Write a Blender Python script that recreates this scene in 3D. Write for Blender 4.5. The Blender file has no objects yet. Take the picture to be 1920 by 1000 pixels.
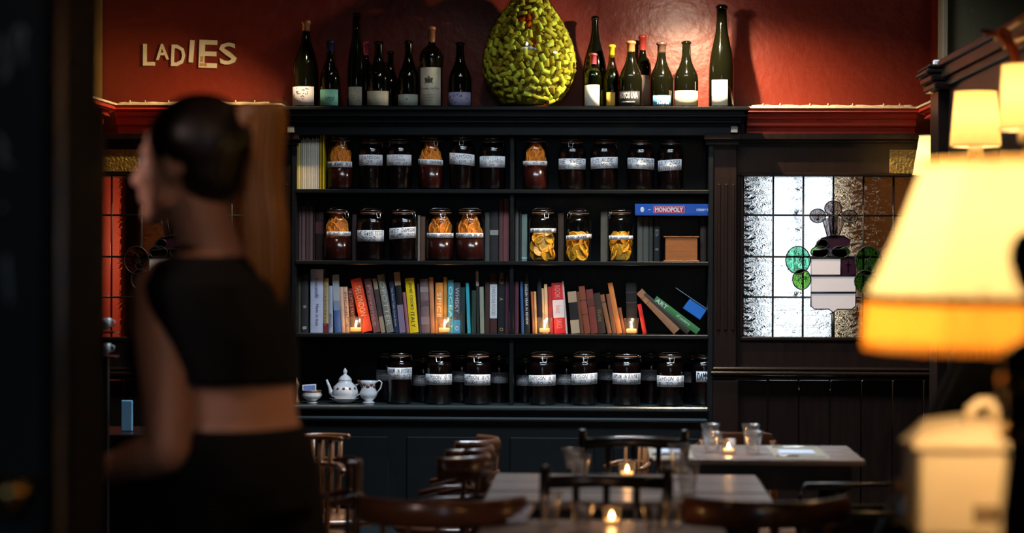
import bpy, bmesh, math, random
from mathutils import Vector, Matrix
random.seed(7)
R = math.radians
PI = math.pi
SC = bpy.context.scene
COL = SC.collection

# ------------------------------------------------------------------ camera
cam_data = bpy.data.cameras.new('camera')
cam_data.lens = 78.75
cam_data.sensor_width = 36
cam_data.clip_end = 60
cam = bpy.data.objects.new('camera', cam_data)
COL.objects.link(cam)
CAMM = Matrix.Translation((0, 0, 1.4)) @ Matrix.Rotation(R(2.345), 4, 'Z') @ Matrix.Rotation(R(89.59), 4, 'X') @ Matrix.Rotation(R(0.2), 4, 'Z')
cam.matrix_world = CAMM
SC.camera = cam
cam_data.dof.use_dof = True
cam_data.dof.focus_distance = 10.05
cam_data.dof.aperture_fstop = 2.3

def P(px, py, Y):
    d = CAMM.to_3x3() @ Vector(((px - 960) / 4200, -(py - 500) / 4200, -1))
    return CAMM.translation + d * (Y / d.y)

# ------------------------------------------------------------------ world, lights, exposure
SC.view_settings.view_transform = 'Standard'
SC.view_settings.look = 'None'
SC.view_settings.gamma = 1
SC.view_settings.use_curve_mapping = False
SC.view_settings.exposure = 0.0
w = bpy.data.worlds.new('world')
SC.world = w
w.use_nodes = True
w.node_tree.nodes['Background'].inputs[0].default_value = (0.35, 0.4, 0.5, 1)
w.node_tree.nodes['Background'].inputs[1].default_value = 0.02

def light(kind, name, loc, energy, color, size=0.1, target=None, **kw):
    ld = bpy.data.lights.new(name, kind)
    ld.energy = energy
    ld.color = color
    if kind == 'AREA':
        ld.shape = 'RECTANGLE'
        ld.size = size
        ld.size_y = kw.get('size_y', size)
        if 'spread' in kw: ld.spread = kw['spread']
    else:
        ld.shadow_soft_size = size
    if kind == 'SPOT':
        ld.spot_size = kw.get('angle', R(90))
        ld.spot_blend = kw.get('blend', 0.5)
    o = bpy.data.objects.new(name, ld)
    COL.objects.link(o)
    o.location = loc
    if target is not None:
        o.rotation_euler = (Vector(target) - Vector(loc)).to_track_quat('-Z', 'Y').to_euler()
    return o

SPOT_A = P(1288, -4, 9.74)
SPOT_B = P(592, -8, 9.72)
# weak cool fill light added behind the camera
light('AREA', 'rear_fill_light', (0.15, -2.6, 2.3), 13, (0.62, 0.8, 1.0), 0.9, (0, 10, 1.5), size_y=1.2)
# cool skylight in the ceiling in front of the bookcase
light('AREA', 'skylight', (0.0, 8.35, 3.05), 80, (0.74, 0.87, 1.0), 1.7, (0.0, 8.6, 0), size_y=0.55, spread=R(118))
# downlight over the dining tables
light('SPOT', 'table_spot_light', (0.2, 7.4, 2.95), 45, (1.0, 0.78, 0.62), 0.12, (0.15, 6.3, 0.7), angle=R(60), blend=0.8)
# wall spots over the bookcase
light('SPOT', 'wall_spot_light', SPOT_A, 10, (1.0, 0.82, 0.60), 0.012, SPOT_A + Vector((-0.15, 0.8, -0.55)), angle=R(132), blend=0.8)
light('SPOT', 'wall_spot_light', SPOT_A, 24, (1.0, 0.88, 0.72), 0.012, SPOT_A + Vector((-1.0, 0.32, -0.30)), angle=R(90), blend=0.6)
light('SPOT', 'wall_spot_light', SPOT_A + Vector((.03, 0, 0)), 115, (1.0, 0.74, 0.44), 0.012, SPOT_A + Vector((0.12, 0.30, -1.0)), angle=R(146), blend=0.75)
light('SPOT', 'wall_spot_light', SPOT_B, 58, (1.0, 0.70, 0.38), 0.012, SPOT_B + Vector((-0.95, 0.26, -1.05)), angle=R(100), blend=0.8)
light('SPOT', 'bottle_spot_light', (-0.45, 8.9, 3.04), 7, (1.0, 0.93, 0.82), 0.05, (-0.78, 10.1, 1.98), angle=R(46), blend=0.6)
# spots added to light the waitress: warm rim, face, warm front
light('SPOT', 'added_person_spot', (0.5, 4.5, 2.5), 30, (1.0, 0.58, 0.28), 0.15, (-0.5, 4.2, 1.25), angle=R(50), blend=0.8)
light('SPOT', 'added_person_spot', (-1.7, 3.3, 2.0), 36, (1.0, 0.74, 0.70), 0.15, (-0.8, 4.2, 1.55), angle=R(45), blend=0.8)
light('SPOT', 'added_person_spot', (-0.25, 2.3, 2.6), 11, (1.0, 0.60, 0.34), 0.2, (-0.6, 4.2, 1.1), angle=R(40), blend=0.8)
SC.cycles.transparent_max_bounces = 40

# ------------------------------------------------------------------ materials
MATS = {}
def lin(c):
    return tuple(((x / 12.92) if x <= 0.04045 else ((x + 0.055) / 1.055) ** 2.4) for x in c)

def mat(name, color, rough=0.5, metal=0.0, var=0.15, scale=20.0, bump=0.0, bscale=60.0, coat=0.0, spec=0.5, emit=None, estr=0.0, sss=0.0, stretch=None, kind='NOISE'):
    if name in MATS: return MATS[name]
    m = bpy.data.materials.new(name)
    m.use_nodes = True
    nt = m.node_tree
    b = nt.nodes['Principled BSDF']
    tc = nt.nodes.new('ShaderNodeTexCoord')
    mp = nt.nodes.new('ShaderNodeMapping')
    nt.links.new(tc.outputs['Object'], mp.inputs[0])
    if stretch: mp.inputs['Scale'].default_value = stretch
    n = nt.nodes.new('ShaderNodeTexNoise')
    n.inputs['Scale'].default_value = scale
    n.inputs['Detail'].default_value = 5
    nt.links.new(mp.outputs[0], n.inputs['Vector'])
    mx = nt.nodes.new('ShaderNodeMix')
    mx.data_type = 'RGBA'
    c = Vector(color[:3])
    mx.inputs[6].default_value = (*[max(0, x * (1 - var)) for x in c], 1)
    mx.inputs[7].default_value = (*[min(1, x * (1 + var)) for x in c], 1)
    nt.links.new(n.outputs[0], mx.inputs[0])
    nt.links.new(mx.outputs[2], b.inputs['Base Color'])
    b.inputs['Roughness'].default_value = rough
    b.inputs['Metallic'].default_value = metal
    b.inputs['Specular IOR Level'].default_value = spec
    b.inputs['Coat Weight'].default_value = coat
    b.inputs['Coat Roughness'].default_value = 0.08
    if sss:
        b.inputs['Subsurface Weight'].default_value = sss
        b.inputs['Subsurface Radius'].default_value = (0.012, 0.005, 0.003)
    if emit:
        b.inputs['Emission Color'].default_value = (*emit, 1)
        b.inputs['Emission Strength'].default_value = estr
    if bump:
        bn = nt.nodes.new('ShaderNodeTexNoise')
        bn.inputs['Scale'].default_value = bscale
        bn.inputs['Detail'].default_value = 4
        nt.links.new(mp.outputs[0], bn.inputs['Vector'])
        bp = nt.nodes.new('ShaderNodeBump')
        bp.inputs['Strength'].default_value = bump
        bp.inputs['Distance'].default_value = 0.01
        nt.links.new(bn.outputs[0], bp.inputs['Height'])
        nt.links.new(bp.outputs[0], b.inputs['Normal'])
    MATS[name] = m
    return m

def thin_glass(name, tint, rough=0.03, fac=1.45, extra=0.0):
    m = bpy.data.materials.new(name)
    m.use_nodes = True
    nt = m.node_tree
    nt.nodes.clear()
    out = nt.nodes.new('ShaderNodeOutputMaterial')
    tr = nt.nodes.new('ShaderNodeBsdfTransparent')
    tr.inputs[0].default_value = (*tint, 1)
    gl = nt.nodes.new('ShaderNodeBsdfGlossy')
    gl.inputs['Roughness'].default_value = rough
    fr = nt.nodes.new('ShaderNodeLayerWeight')
    fr.inputs[0].default_value = 0.5
    pw = nt.nodes.new('ShaderNodeMath'); pw.operation = 'POWER'; pw.inputs[1].default_value = 3.5
    ml = nt.nodes.new('ShaderNodeMath'); ml.operation = 'MULTIPLY_ADD'; ml.inputs[1].default_value = fac - 1; ml.inputs[2].default_value = 0.04
    nt.links.new(fr.outputs['Facing'], pw.inputs[0]); nt.links.new(pw.outputs[0], ml.inputs[0])
    n = nt.nodes.new('ShaderNodeTexNoise')
    n.inputs['Scale'].default_value = 14
    bp = nt.nodes.new('ShaderNodeBump')
    bp.inputs['Strength'].default_value = 0.12
    bp.inputs['Distance'].default_value = 0.01
    nt.links.new(n.outputs[0], bp.inputs['Height'])
    nt.links.new(bp.outputs[0], gl.inputs['Normal'])
    nt.links.new(bp.outputs[0], fr.inputs['Normal'])
    mx = nt.nodes.new('ShaderNodeMixShader')
    ad = nt.nodes.new('ShaderNodeMath')
    ad.operation = 'ADD'
    ad.inputs[1].default_value = extra
    nt.links.new(ml.outputs[0], ad.inputs[0])
    nt.links.new(ad.outputs[0], mx.inputs[0])
    nt.links.new(tr.outputs[0], mx.inputs[1])
    nt.links.new(gl.outputs[0], mx.inputs[2])
    nt.links.new(mx.outputs[0], out.inputs[0])
    MATS[name] = m
    return m

def ripple_glass(name, tint, bscale=11, strength=1.0, rough=0.02):
    """hand-rolled window glass that bends what lies behind it"""
    m = bpy.data.materials.new(name)
    m.use_nodes = True
    nt = m.node_tree
    nt.nodes.clear()
    out = nt.nodes.new('ShaderNodeOutputMaterial')
    rf = nt.nodes.new('ShaderNodeBsdfRefraction')
    rf.inputs['Color'].default_value = (*tint, 1)
    rf.inputs['IOR'].default_value = 1.45
    rf.inputs['Roughness'].default_value = rough
    gl = nt.nodes.new('ShaderNodeBsdfGlossy')
    gl.inputs['Roughness'].default_value = 0.08
    fr = nt.nodes.new('ShaderNodeFresnel')
    fr.inputs[0].default_value = 1.35
    tc = nt.nodes.new('ShaderNodeTexCoord')
    mp = nt.nodes.new('ShaderNodeMapping')
    mp.inputs['Scale'].default_value = (1.6, 1, 0.8)
    n = nt.nodes.new('ShaderNodeTexNoise')
    n.inputs['Scale'].default_value = bscale
    n.inputs['Detail'].default_value = 3
    n.inputs['Distortion'].default_value = 1.6
    bp = nt.nodes.new('ShaderNodeBump')
    bp.inputs['Strength'].default_value = strength
    bp.inputs['Distance'].default_value = 0.02
    nt.links.new(tc.outputs['Object'], mp.inputs[0])
    nt.links.new(mp.outputs[0], n.inputs['Vector'])
    nt.links.new(n.outputs[0], bp.inputs['Height'])
    for x in (rf, gl, fr): nt.links.new(bp.outputs[0], x.inputs['Normal'])
    mx = nt.nodes.new('ShaderNodeMixShader')
    nt.links.new(fr.outputs[0], mx.inputs[0])
    nt.links.new(rf.outputs[0], mx.inputs[1])
    nt.links.new(gl.outputs[0], mx.inputs[2])
    nt.links.new(mx.outputs[0], out.inputs[0])
    MATS[name] = m
    return m

def shade_mat(name, color, trans=0.75):
    m = bpy.data.materials.new(name)
    m.use_nodes = True
    nt = m.node_tree
    nt.nodes.clear()
    out = nt.nodes.new('ShaderNodeOutputMaterial')
    a = nt.nodes.new('ShaderNodeBsdfTranslucent')
    d = nt.nodes.new('ShaderNodeBsdfDiffuse')
    n = nt.nodes.new('ShaderNodeTexNoise')
    n.inputs['Scale'].default_value = 30
    mc = nt.nodes.new('ShaderNodeMix')
    mc.data_type = 'RGBA'
    mc.inputs[6].default_value = (*[x * 0.92 for x in color], 1)
    mc.inputs[7].default_value = (*color, 1)
    nt.links.new(n.outputs[0], mc.inputs[0])
    nt.links.new(mc.outputs[2], a.inputs[0])
    nt.links.new(mc.outputs[2], d.inputs[0])
    mx = nt.nodes.new('ShaderNodeMixShader')
    mx.inputs[0].default_value = trans
    nt.links.new(d.outputs[0], mx.inputs[1])
    nt.links.new(a.outputs[0], mx.inputs[2])
    nt.links.new(mx.outputs[0], out.inputs[0])
    MATS[name] = m
    return m

def emit_mat(name, color, strength):
    m = bpy.data.materials.new(name)
    m.use_nodes = True
    nt = m.node_tree
    nt.nodes.clear()
    out = nt.nodes.new('ShaderNodeOutputMaterial')
    e = nt.nodes.new('ShaderNodeEmission')
    e.inputs[0].default_value = (*color, 1)
    e.inputs[1].default_value = strength
    nt.links.new(e.outputs[0], out.inputs[0])
    MATS[name] = m
    return m

BLACKP = mat('black_paint', (0.007, 0.0085, 0.0095), 0.34, var=0.2, bump=0.05, bscale=25, spec=0.2)
DARKWOOD = mat('dark_wood', (0.012, 0.0065, 0.005), 0.32, var=0.5, scale=8, stretch=(6, 6, 0.6), bump=0.04, bscale=30, spec=0.2)
REDP = mat('red_gloss_paint', (0.20, 0.022, 0.009), 0.40, var=0.2, scale=4, bump=0.4, bscale=18, spec=0.5)
REDM = mat('red_moulding_paint', (0.62, 0.06, 0.025), 0.38, var=0.15, scale=9, bump=0.15, bscale=30)
CREAM = mat('cream_paint', (0.85, 0.68, 0.46), 0.6, var=0.25, scale=25, bump=0.3)
OLIVE = mat('olive_plaster', (0.09, 0.07, 0.03), 0.8, var=0.2, scale=4, bump=0.2)
CEIL = mat('dark_ceiling_paint', (0.03, 0.025, 0.02), 0.8, var=0.2)
FLOORM = mat('floor_wood', (0.035, 0.02, 0.012), 0.4, var=0.4, scale=6, stretch=(1, 8, 1))
PAPER = mat('label_paper', (0.78, 0.78, 0.80), 0.7, var=0.04, scale=40)
INK = mat('marker_ink', (0.012, 0.014, 0.03), 0.6, var=0.1)
METAL = mat('wire_steel', (0.55, 0.53, 0.5), 0.25, 1.0, var=0.1)
BRASS = mat('brass', (0.7, 0.45, 0.16), 0.3, 1.0, var=0.15)
COPPER = mat('copper_foil', (0.55, 0.2, 0.1), 0.35, 0.8, var=0.2)
LEAD = mat('lead_came', (0.03, 0.03, 0.03), 0.4, 0.5, var=0.3)
PAGES = mat('book_pages', (0.5, 0.45, 0.36), 0.8, var=0.15, scale=4, stretch=(60, 1, 1))
JARG = thin_glass('jar_glass', (0.93, 0.95, 0.94), 0.03)
TUMG = thin_glass('tumbler_glass', (0.97, 0.96, 0.95), 0.22, 1.7, 0.11)
GREENG = thin_glass('green_demijohn_glass', (0.84, 0.95, 0.34), 0.05, 1.4)
CLEARG = thin_glass('pale_green_bottle_glass', (0.30, 0.36, 0.22), 0.04, 1.5, 0.02)
BOTTLE = mat('dark_bottle_glass', (0.003, 0.0034, 0.0015), 0.07, var=0.3, scale=3, spec=0.6)
LIQD = mat('damson_gin', (0.006, 0.0025, 0.0025), 0.15, var=0.4, scale=14)
LIQR = mat('red_orange_gin', (0.028, 0.005, 0.004), 0.18, var=0.4, scale=14)
LIQY = mat('amber_spirit', (0.42, 0.22, 0.03), 0.4, var=0.3, scale=20)
PEEL = mat('orange_peel', (0.95, 0.27, 0.02), 0.4, var=0.2, scale=40)
FLESH = mat('orange_flesh', (0.90, 0.20, 0.015), 0.4, var=0.45, scale=50)
PEELY = mat('yellow_orange_peel', (0.85, 0.34, 0.01), 0.4, var=0.2, scale=40)
FLESHY = mat('yellow_orange_flesh', (0.82, 0.33, 0.01), 0.4, var=0.35, scale=40)
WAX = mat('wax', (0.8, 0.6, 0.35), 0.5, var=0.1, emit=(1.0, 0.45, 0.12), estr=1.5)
FLAME = emit_mat('candle_flame', (1.0, 0.62, 0.25), 45)
CHINA = mat('white_china', (0.72, 0.72, 0.74), 0.15, var=0.06, coat=0.5)
CHAIRW = mat('chair_wood', (0.10, 0.035, 0.016), 0.28, var=0.4, scale=10, stretch=(1, 1, 6), coat=0.3)
CHAIRD = mat('dark_chair_wood', (0.012, 0.009, 0.008), 0.3, var=0.4, scale=10)
TABLEW = mat('table_wood', (0.20, 0.145, 0.12), 0.32, var=0.4, scale=7, stretch=(0.6, 9, 1), bump=0.3, bscale=14)
LINEN = mat('linen_napkin', (0.6, 0.66, 0.78), 0.8, var=0.08, bump=0.2)
FABRIC = mat('black_fabric', (0.006, 0.006, 0.007), 0.95, var=0.2, scale=80, spec=0.15)
SKIN = mat('skin', (0.50, 0.26, 0.18), 0.5, var=0.06, scale=12, sss=0.1)
HAIR = mat('auburn_hair', (0.012, 0.006, 0.004), 0.42, var=0.4, scale=12, stretch=(12, 12, 1), spec=0.4)
HAIRL = mat('copper_hair_lengths', (0.22, 0.085, 0.016), 0.45, var=0.35, scale=20, stretch=(14, 14, 1), spec=0.5)

# ------------------------------------------------------------------ mesh helper
class MB:
    def __init__(s):
        s.v = []; s.f = []; s.m = []; s.sm = []
    def add(s, vs, fs, mi=0, smooth=False):
        o = len(s.v)
        s.v += [tuple(v) for v in vs]
        for f in fs:
            s.f.append([o + i for i in f]); s.m.append(mi); s.sm.append(smooth)
        return s
    def box(s, c, d, mi=0, M=None, ch=0.0):
        x, y, z = d[0] / 2, d[1] / 2, d[2] / 2
        if ch:
            k = min(ch, x * .9, y * .9, z * .9)
            pts = []
            for sx in (-1, 1):
                for sy in (-1, 1):
                    for sz in (-1, 1):
                        pts += [(sx * (x - k), sy * (y - k), sz * z), (sx * (x - k), sy * y, sz * (z - k)), (sx * x, sy * (y - k), sz * (z - k))]
            def i(sx, sy, sz, k): return ((sx > 0) * 4 + (sy > 0) * 2 + (sz > 0)) * 3 + k
            F = []
            for q in (-1, 1):
                F.append([i(-1, -1, q, 0), i(1, -1, q, 0), i(1, 1, q, 0), i(-1, 1, q, 0)])
                F.append([i(-1, q, -1, 1), i(1, q, -1, 1), i(1, q, 1, 1), i(-1, q, 1, 1)])
                F.append([i(q, -1, -1, 2), i(q, 1, -1, 2), i(q, 1, 1, 2), i(q, -1, 1, 2)])
                for r in (-1, 1):
                    F.append([i(-1, q, r, 0), i(1, q, r, 0), i(1, q, r, 1), i(-1, q, r, 1)])
                    F.append([i(q, -1, r, 0), i(q, 1, r, 0), i(q, 1, r, 2), i(q, -1, r, 2)])
                    F.append([i(q, r, -1, 1), i(q, r, 1, 1), i(q, r, 1, 2), i(q, r, -1, 2)])
            for sx in (-1, 1):
                for sy in (-1, 1):
                    for sz in (-1, 1):
                        F.append([i(sx, sy, sz, 0), i(sx, sy, sz, 1), i(sx, sy, sz, 2)])
        else:
            pts = [(a * x, b * y, e * z) for a in (-1, 1) for b in (-1, 1) for e in (-1, 1)]
            F = [(0, 1, 3, 2), (4, 6, 7, 5), (0, 4, 5, 1), (2, 3, 7, 6), (0, 2, 6, 4), (1, 5, 7, 3)]
        vs = [Vector(p) for p in pts]
        if M: vs = [M @ p for p in vs]
        vs = [p + Vector(c) for p in vs]
        return s.add(vs, F, mi)
    def bb(s, x0, x1, y0, y1, z0, z1, mi=0, ch=0.0):
        return s.box(((x0 + x1) / 2, (y0 + y1) / 2, (z0 + z1) / 2), (abs(x1 - x0), abs(y1 - y0), abs(z1 - z0)), mi, ch=ch)
    def lathe(s, prof, n=24, mi=0, c=(0, 0, 0), a0=0.0, a1=2 * PI, smooth=True, cap0=True, cap1=True, rfun=None, sx=1, sy=1):
        full = abs(a1 - a0 - 2 * PI) < 1e-6
        k = n if full else n + 1
        vs = []
        for (r, z) in prof:
            for i in range(k):
                a = a0 + (a1 - a0) * i / n
                rr = r * (rfun(a, z) if rfun else 1)
                vs.append((c[0] + rr * math.cos(a) * sx, c[1] + rr * math.sin(a) * sy, c[2] + z))
        F = []
        for j in range(len(prof) - 1):
            for i in range(n):
                i2 = (i + 1) % k
                F.append((j * k + i, j * k + i2, (j + 1) * k + i2, (j + 1) * k + i))
        s.add(vs, F, mi, smooth)
        if full:
            o = len(s.v) - len(vs)
            if cap0 and prof[0][0] > 1e-5: s.f.append([o + i for i in range(k)][::-1]); s.m.append(mi); s.sm.append(False)
            if cap1 and prof[-1][0] > 1e-5: s.f.append([o + (len(prof) - 1) * k + i for i in range(k)]); s.m.append(mi); s.sm.append(False)
        return s
    def tube(s, pts, rad, n=8, mi=0, closed=False, flat=1.0, caps=True):
        pts = [Vector(p) for p in pts]
        if not isinstance(rad, (list, tuple)): rad = [rad] * len(pts)
        m = len(pts)
        vs = []
        up = None
        for i in range(m):
            if closed: t = pts[(i + 1) % m] - pts[i - 1]
            else: t = pts[min(i + 1, m - 1)] - pts[max(i - 1, 0)]
            t.normalize()
            if up is None:
                up = Vector((0, 0, 1)) if abs(t.z) < 0.9 else Vector((1, 0, 0))
            a = t.cross(up).normalized()
            b = a.cross(t).normalized()
            up = b
            for k in range(n):
                th = 2 * PI * k / n
                vs.append(pts[i] + (a * math.cos(th) + b * math.sin(th) * flat) * rad[i])
        F = []
        for i in range(m if closed else m - 1):
            j = (i + 1) % m
            for k in range(n):
                k2 = (k + 1) % n
                F.append((i * n + k, i * n + k2, j * n + k2, j * n + k))
        if not closed and caps:
            F.append(tuple(range(n))[::-1]); F.append(tuple((m - 1) * n + k for k in range(n)))
        return s.add(vs, F, mi, True)
    def ball(s, c, r, n=12, mi=0, M=None):
        rx, ry, rz = r if isinstance(r, (list, tuple)) else (r, r, r)
        vs = [Vector((0, 0, -rz))]
        for j in range(1, n // 2):
            ph = -PI / 2 + PI * j / (n // 2)
            for i in range(n):
                a = 2 * PI * i / n
                vs.append(Vector((rx * math.cos(ph) * math.cos(a), ry * math.cos(ph) * math.sin(a), rz * math.sin(ph))))
        vs.append(Vector((0, 0, rz)))
        rows = n // 2 - 1
        F = [(0, 1 + (i + 1) % n, 1 + i) for i in range(n)]
        for j in range(rows - 1):
            for i in range(n):
                F.append((1 + j * n + i, 1 + j * n + (i + 1) % n, 1 + (j + 1) * n + (i + 1) % n, 1 + (j + 1) * n + i))
        t = len(vs) - 1
        F += [(t, 1 + (rows - 1) * n + i, 1 + (rows - 1) * n + (i + 1) % n) for i in range(n)]
        if M: vs = [M @ v for v in vs]
        return s.add([v + Vector(c) for v in vs], F, mi, True)
    def prism(s, outline, y0, y1, mi=0, smooth=False):
        """outline in x,z extruded along y"""
        n = len(outline)
        vs = [(x, y0, z) for x, z in outline] + [(x, y1, z) for x, z in outline]
        F = [tuple(range(n)), tuple(range(n, 2 * n))[::-1]] + [(i, n + i, n + (i + 1) % n, (i + 1) % n) for i in range(n)]
        return s.add(vs, F, mi, smooth)
    def mesh(s, name, mats):
        me = bpy.data.meshes.new(name)
        me.from_pydata(s.v, [], s.f)
        for m in (mats if isinstance(mats, (list, tuple)) else [mats]): me.materials.append(m)
        me.polygons.foreach_set('material_index', s.m)
        me.polygons.foreach_set('use_smooth', s.sm)
        me.update()
        return me
    def build(s, name, mats, parent=None, loc=None):
        return ob(name, s.mesh(name, mats), parent, loc)

def fixn(me):
    b = bmesh.new(); b.from_mesh(me); bmesh.ops.recalc_face_normals(b, faces=b.faces); b.to_mesh(me); b.free()
    return me

def ob(name, me, parent=None, loc=None):
    o = bpy.data.objects.new(name, me)
    COL.objects.link(o)
    if parent: o.parent = parent
    if loc is not None: o.location = loc
    return o

def thing(name, label, cat, loc=(0, 0, 0), rz=0.0, group=None):
    o = bpy.data.objects.new(name, None)
    o.empty_display_size = 0.05
    COL.objects.link(o)
    o.location = loc
    o.rotation_euler = (0, 0, rz)
    o['label'] = label; o['category'] = cat
    if group: o['group'] = group
    return o

def tag(o, label, cat, group=None, kind=None):
    o['label'] = label; o['category'] = cat
    if group: o['group'] = group
    if kind: o['kind'] = kind
    return o

def struct(o, label=None):
    o['kind'] = 'structure'
    if label: o['label'] = label
    return o

def xw(px, Y, py=500): return P(px, py, Y).x
def zw(py, Y, px=960): return P(px, py, Y).z

def slab(mb, px0, px1, py0, py1, Y0, Y1, mi=0, ch=0.003):
    cx, cy = (px0 + px1) / 2, (py0 + py1) / 2
    return mb.bb(xw(px0, Y0, cy), xw(px1, Y0, cy), Y0, Y1, zw(py1, Y0, cx), zw(py0, Y0, cx), mi, ch)

# ---- printed text (flat or raised) from the built-in font
_tc = {}
def text_geo(body, extrude=0.0, offset=0.0):
    key = (body, extrude, offset)
    if key in _tc: return _tc[key]
    cu = bpy.data.curves.new('t', 'FONT')
    cu.body = body; cu.size = 1; cu.extrude = extrude; cu.offset = offset
    cu.resolution_u = 2
    o = bpy.data.objects.new('t', cu)
    me = bpy.data.meshes.new_from_object(o)
    vs = [tuple(v.co) for v in me.vertices]
    fs = [tuple(p.vertices) for p in me.polygons]
    bpy.data.objects.remove(o); bpy.data.curves.remove(cu); bpy.data.meshes.remove(me)
    if vs:
        x0 = min(v[0] for v in vs); x1 = max(v[0] for v in vs)
        y0 = min(v[1] for v in vs); y1 = max(v[1] for v in vs)
    else: x0 = x1 = y0 = y1 = 0
    _tc[key] = (vs, fs, x0, x1, y0, y1)
    return _tc[key]

def text_mb(body, w, h, extrude=0.0, offset=0.0, depth=0.0):
    """text fitted in w x h, centred, lying in local x,z facing -y"""
    vs, fs, x0, x1, y0, y1 = text_geo(body, 0.1 if depth else 0.0, offset)
    sx = w / max(x1 - x0, 1e-4); sz = h / max(y1 - y0, 1e-4)
    out = [((v[0] - (x0 + x1) / 2) * sx, -(v[2] * depth * 5), (v[1] - (y0 + y1) / 2) * sz) for v in vs]
    return out, fs

# ---- marker-pen handwriting: strokes on a 4 x 6 grid
GL = {'A': '00 26 40|12 32', 'B': '00 06 36 45 34 03|34 42 30 00', 'C': '45 26 04 02 20 41', 'D': '00 06 26 44 42 20 00', 'E': '46 06 00 40|03 33',
 'F': '46 06 00|03 33', 'G': '45 26 04 02 20 41 43 23', 'H': '00 06|03 43|46 40', 'I': '20 26', 'J': '46 41 20 01', 'K': '06 00|46 03 40', 'L': '06 00 40',
 'M': '00 06 23 46 40', 'N': '00 06 40 46', 'O': '20 02 04 26 44 42 20', 'P': '00 06 36 45 43 03', 'Q': '20 02 04 26 44 42 20|22 40', 'R': '00 06 36 45 43 03|23 40',
 'S': '45 26 05 04 42 41 20 01', 'T': '06 46|26 20', 'U': '06 01 20 41 46', 'V': '06 20 46', 'W': '06 10 24 30 46', 'X': '06 40|46 00', 'Y': '06 23 46|23 20',
 'Z': '06 46 00 40', '0': '20 02 04 26 44 42 20', '1': '15 26 20', '2': '05 26 44 00 40', '3': '06 46 23 42 20 01', '4': '30 36 02 42', '5': '46 06 03 33 42 30 00',
 '6': '45 26 03 01 20 41 42 24 03', '7': '06 46 20', '8': '24 05 26 45 24 02 20 42 24', '9': '43 04 26 45 43 40', '/': '00 46', '.': '20 21', ',': '20 31',
 '!': '26 22|20 21', '-': '13 33', '&': '40 05 26 35 02 20 42', "'": '26 25'}
def handwriting(lines, w, h, seed=0, lean=0.15, pen=0.085):
    rnd = random.Random(seed)
    V = []; F = []
    nl = len(lines)
    lh = h / nl
    for li, t in enumerate(lines):
        n = len(t)
        cw = min(w / max(n, 1), lh * 0.8)
        x = -cw * n / 2 + rnd.uniform(-.03, .03) * w
        zb = h / 2 - lh * (li + 1) + lh * 0.16
        for ch in t:
            k = rnd.uniform(0.85, 1.1); dz = rnd.uniform(-.06, .06) * lh
            for st in GL.get(ch, '').split('|'):
                if not st: continue
                pts = []
                for p in st.split():
                    gx, gz = int(p[0]) / 4, int(p[1]) / 6
                    gx += rnd.uniform(-.05, .05); gz += rnd.uniform(-.04, .04)
                    pts.append(Vector((x + (gx * .72 + lean * gz) * cw, zb + dz + gz * lh * 0.7 * k)))
                for a, b in zip(pts[:-1], pts[1:]):
                    d = (b - a)
                    if d.length < 1e-6: continue
                    d.normalize()
                    pw = lh * pen * 0.5 * rnd.uniform(.8, 1.3)
                    q = Vector((-d.y, d.x)) * pw
                    a2, b2 = a - d * pw, b + d * pw
                    o = len(V)
                    V += [a2 + q, a2 - q, b2 - q, b2 + q]
                    F.append((o, o + 1, o + 2, o + 3))
            x += cw
    return [(v.x, 0, v.y) for v in V], F

def wrap(vs, Rr, z0, tilt=0.0, th0=0.0):
    """bend flat x,z geometry round a cylinder about z, facing -y"""
    out = []
    for x, y, z in vs:
        a = -PI / 2 + th0 + x / Rr
        r = Rr - y
        out.append((r * math.cos(a), r * math.sin(a), z0 + z + tilt * x))
    return out

def label_strip(R0, ww, hh, n=14, th=0.0006):
    vs = []; fs = []
    for i in range(n + 1):
        x = -ww / 2 + ww * i / n
        vs += [(x, 0, -hh / 2), (x, 0, hh / 2), (x, th, hh / 2), (x, th, -hh / 2)]
    for i in range(n):
        a = i * 4; b = a + 4
        fs += [(a, b, b + 1, a + 1), (a + 1, b + 1, b + 2, a + 2), (a + 3, a + 2, b + 2, b + 3), (a, a + 3, b + 3, b)]
    return vs, fs

# ================================================================== THE ROOM
YS = 10.0       # front plane of the bookcase
YW = 10.36      # red wall
XL, XR = P(200, 100, YW).x, 2.6
ZC = 3.1
m = MB(); m.bb(-4.2, 3.2, -4, 13, -0.1, 0); struct(m.build('floor', FLOORM))
m = MB(); m.bb(-4.2, 3.2, -4, 13, ZC, ZC + .1); struct(m.build('ceiling', CEIL))
m = MB(); m.bb(-4.2, 3.2, -4.1, -4, 0, ZC); struct(m.build('wall_front', CEIL))
m = MB(); m.bb(3.1, 3.2, -4, 13, 0, ZC); struct(m.build('wall_right', OLIVE))
m = MB(); m.bb(-4.3, -4.2, -4, 13, 0, ZC); struct(m.build('wall_left', CEIL))
m = MB(); m.bb(-4.2, 3.2, 12.9, 13, 0, ZC); struct(m.build('wall_back', CEIL))
zled = zw(200, YS)
# upper red wall above the panelling
m = MB(); m.bb(XL - .02, xw(1745, YW, 100), YW, YW + .08, zw(262, YW), ZC); struct(m.build('wall_red', REDP), 'glossy red painted wall above the bookcase')
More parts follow.
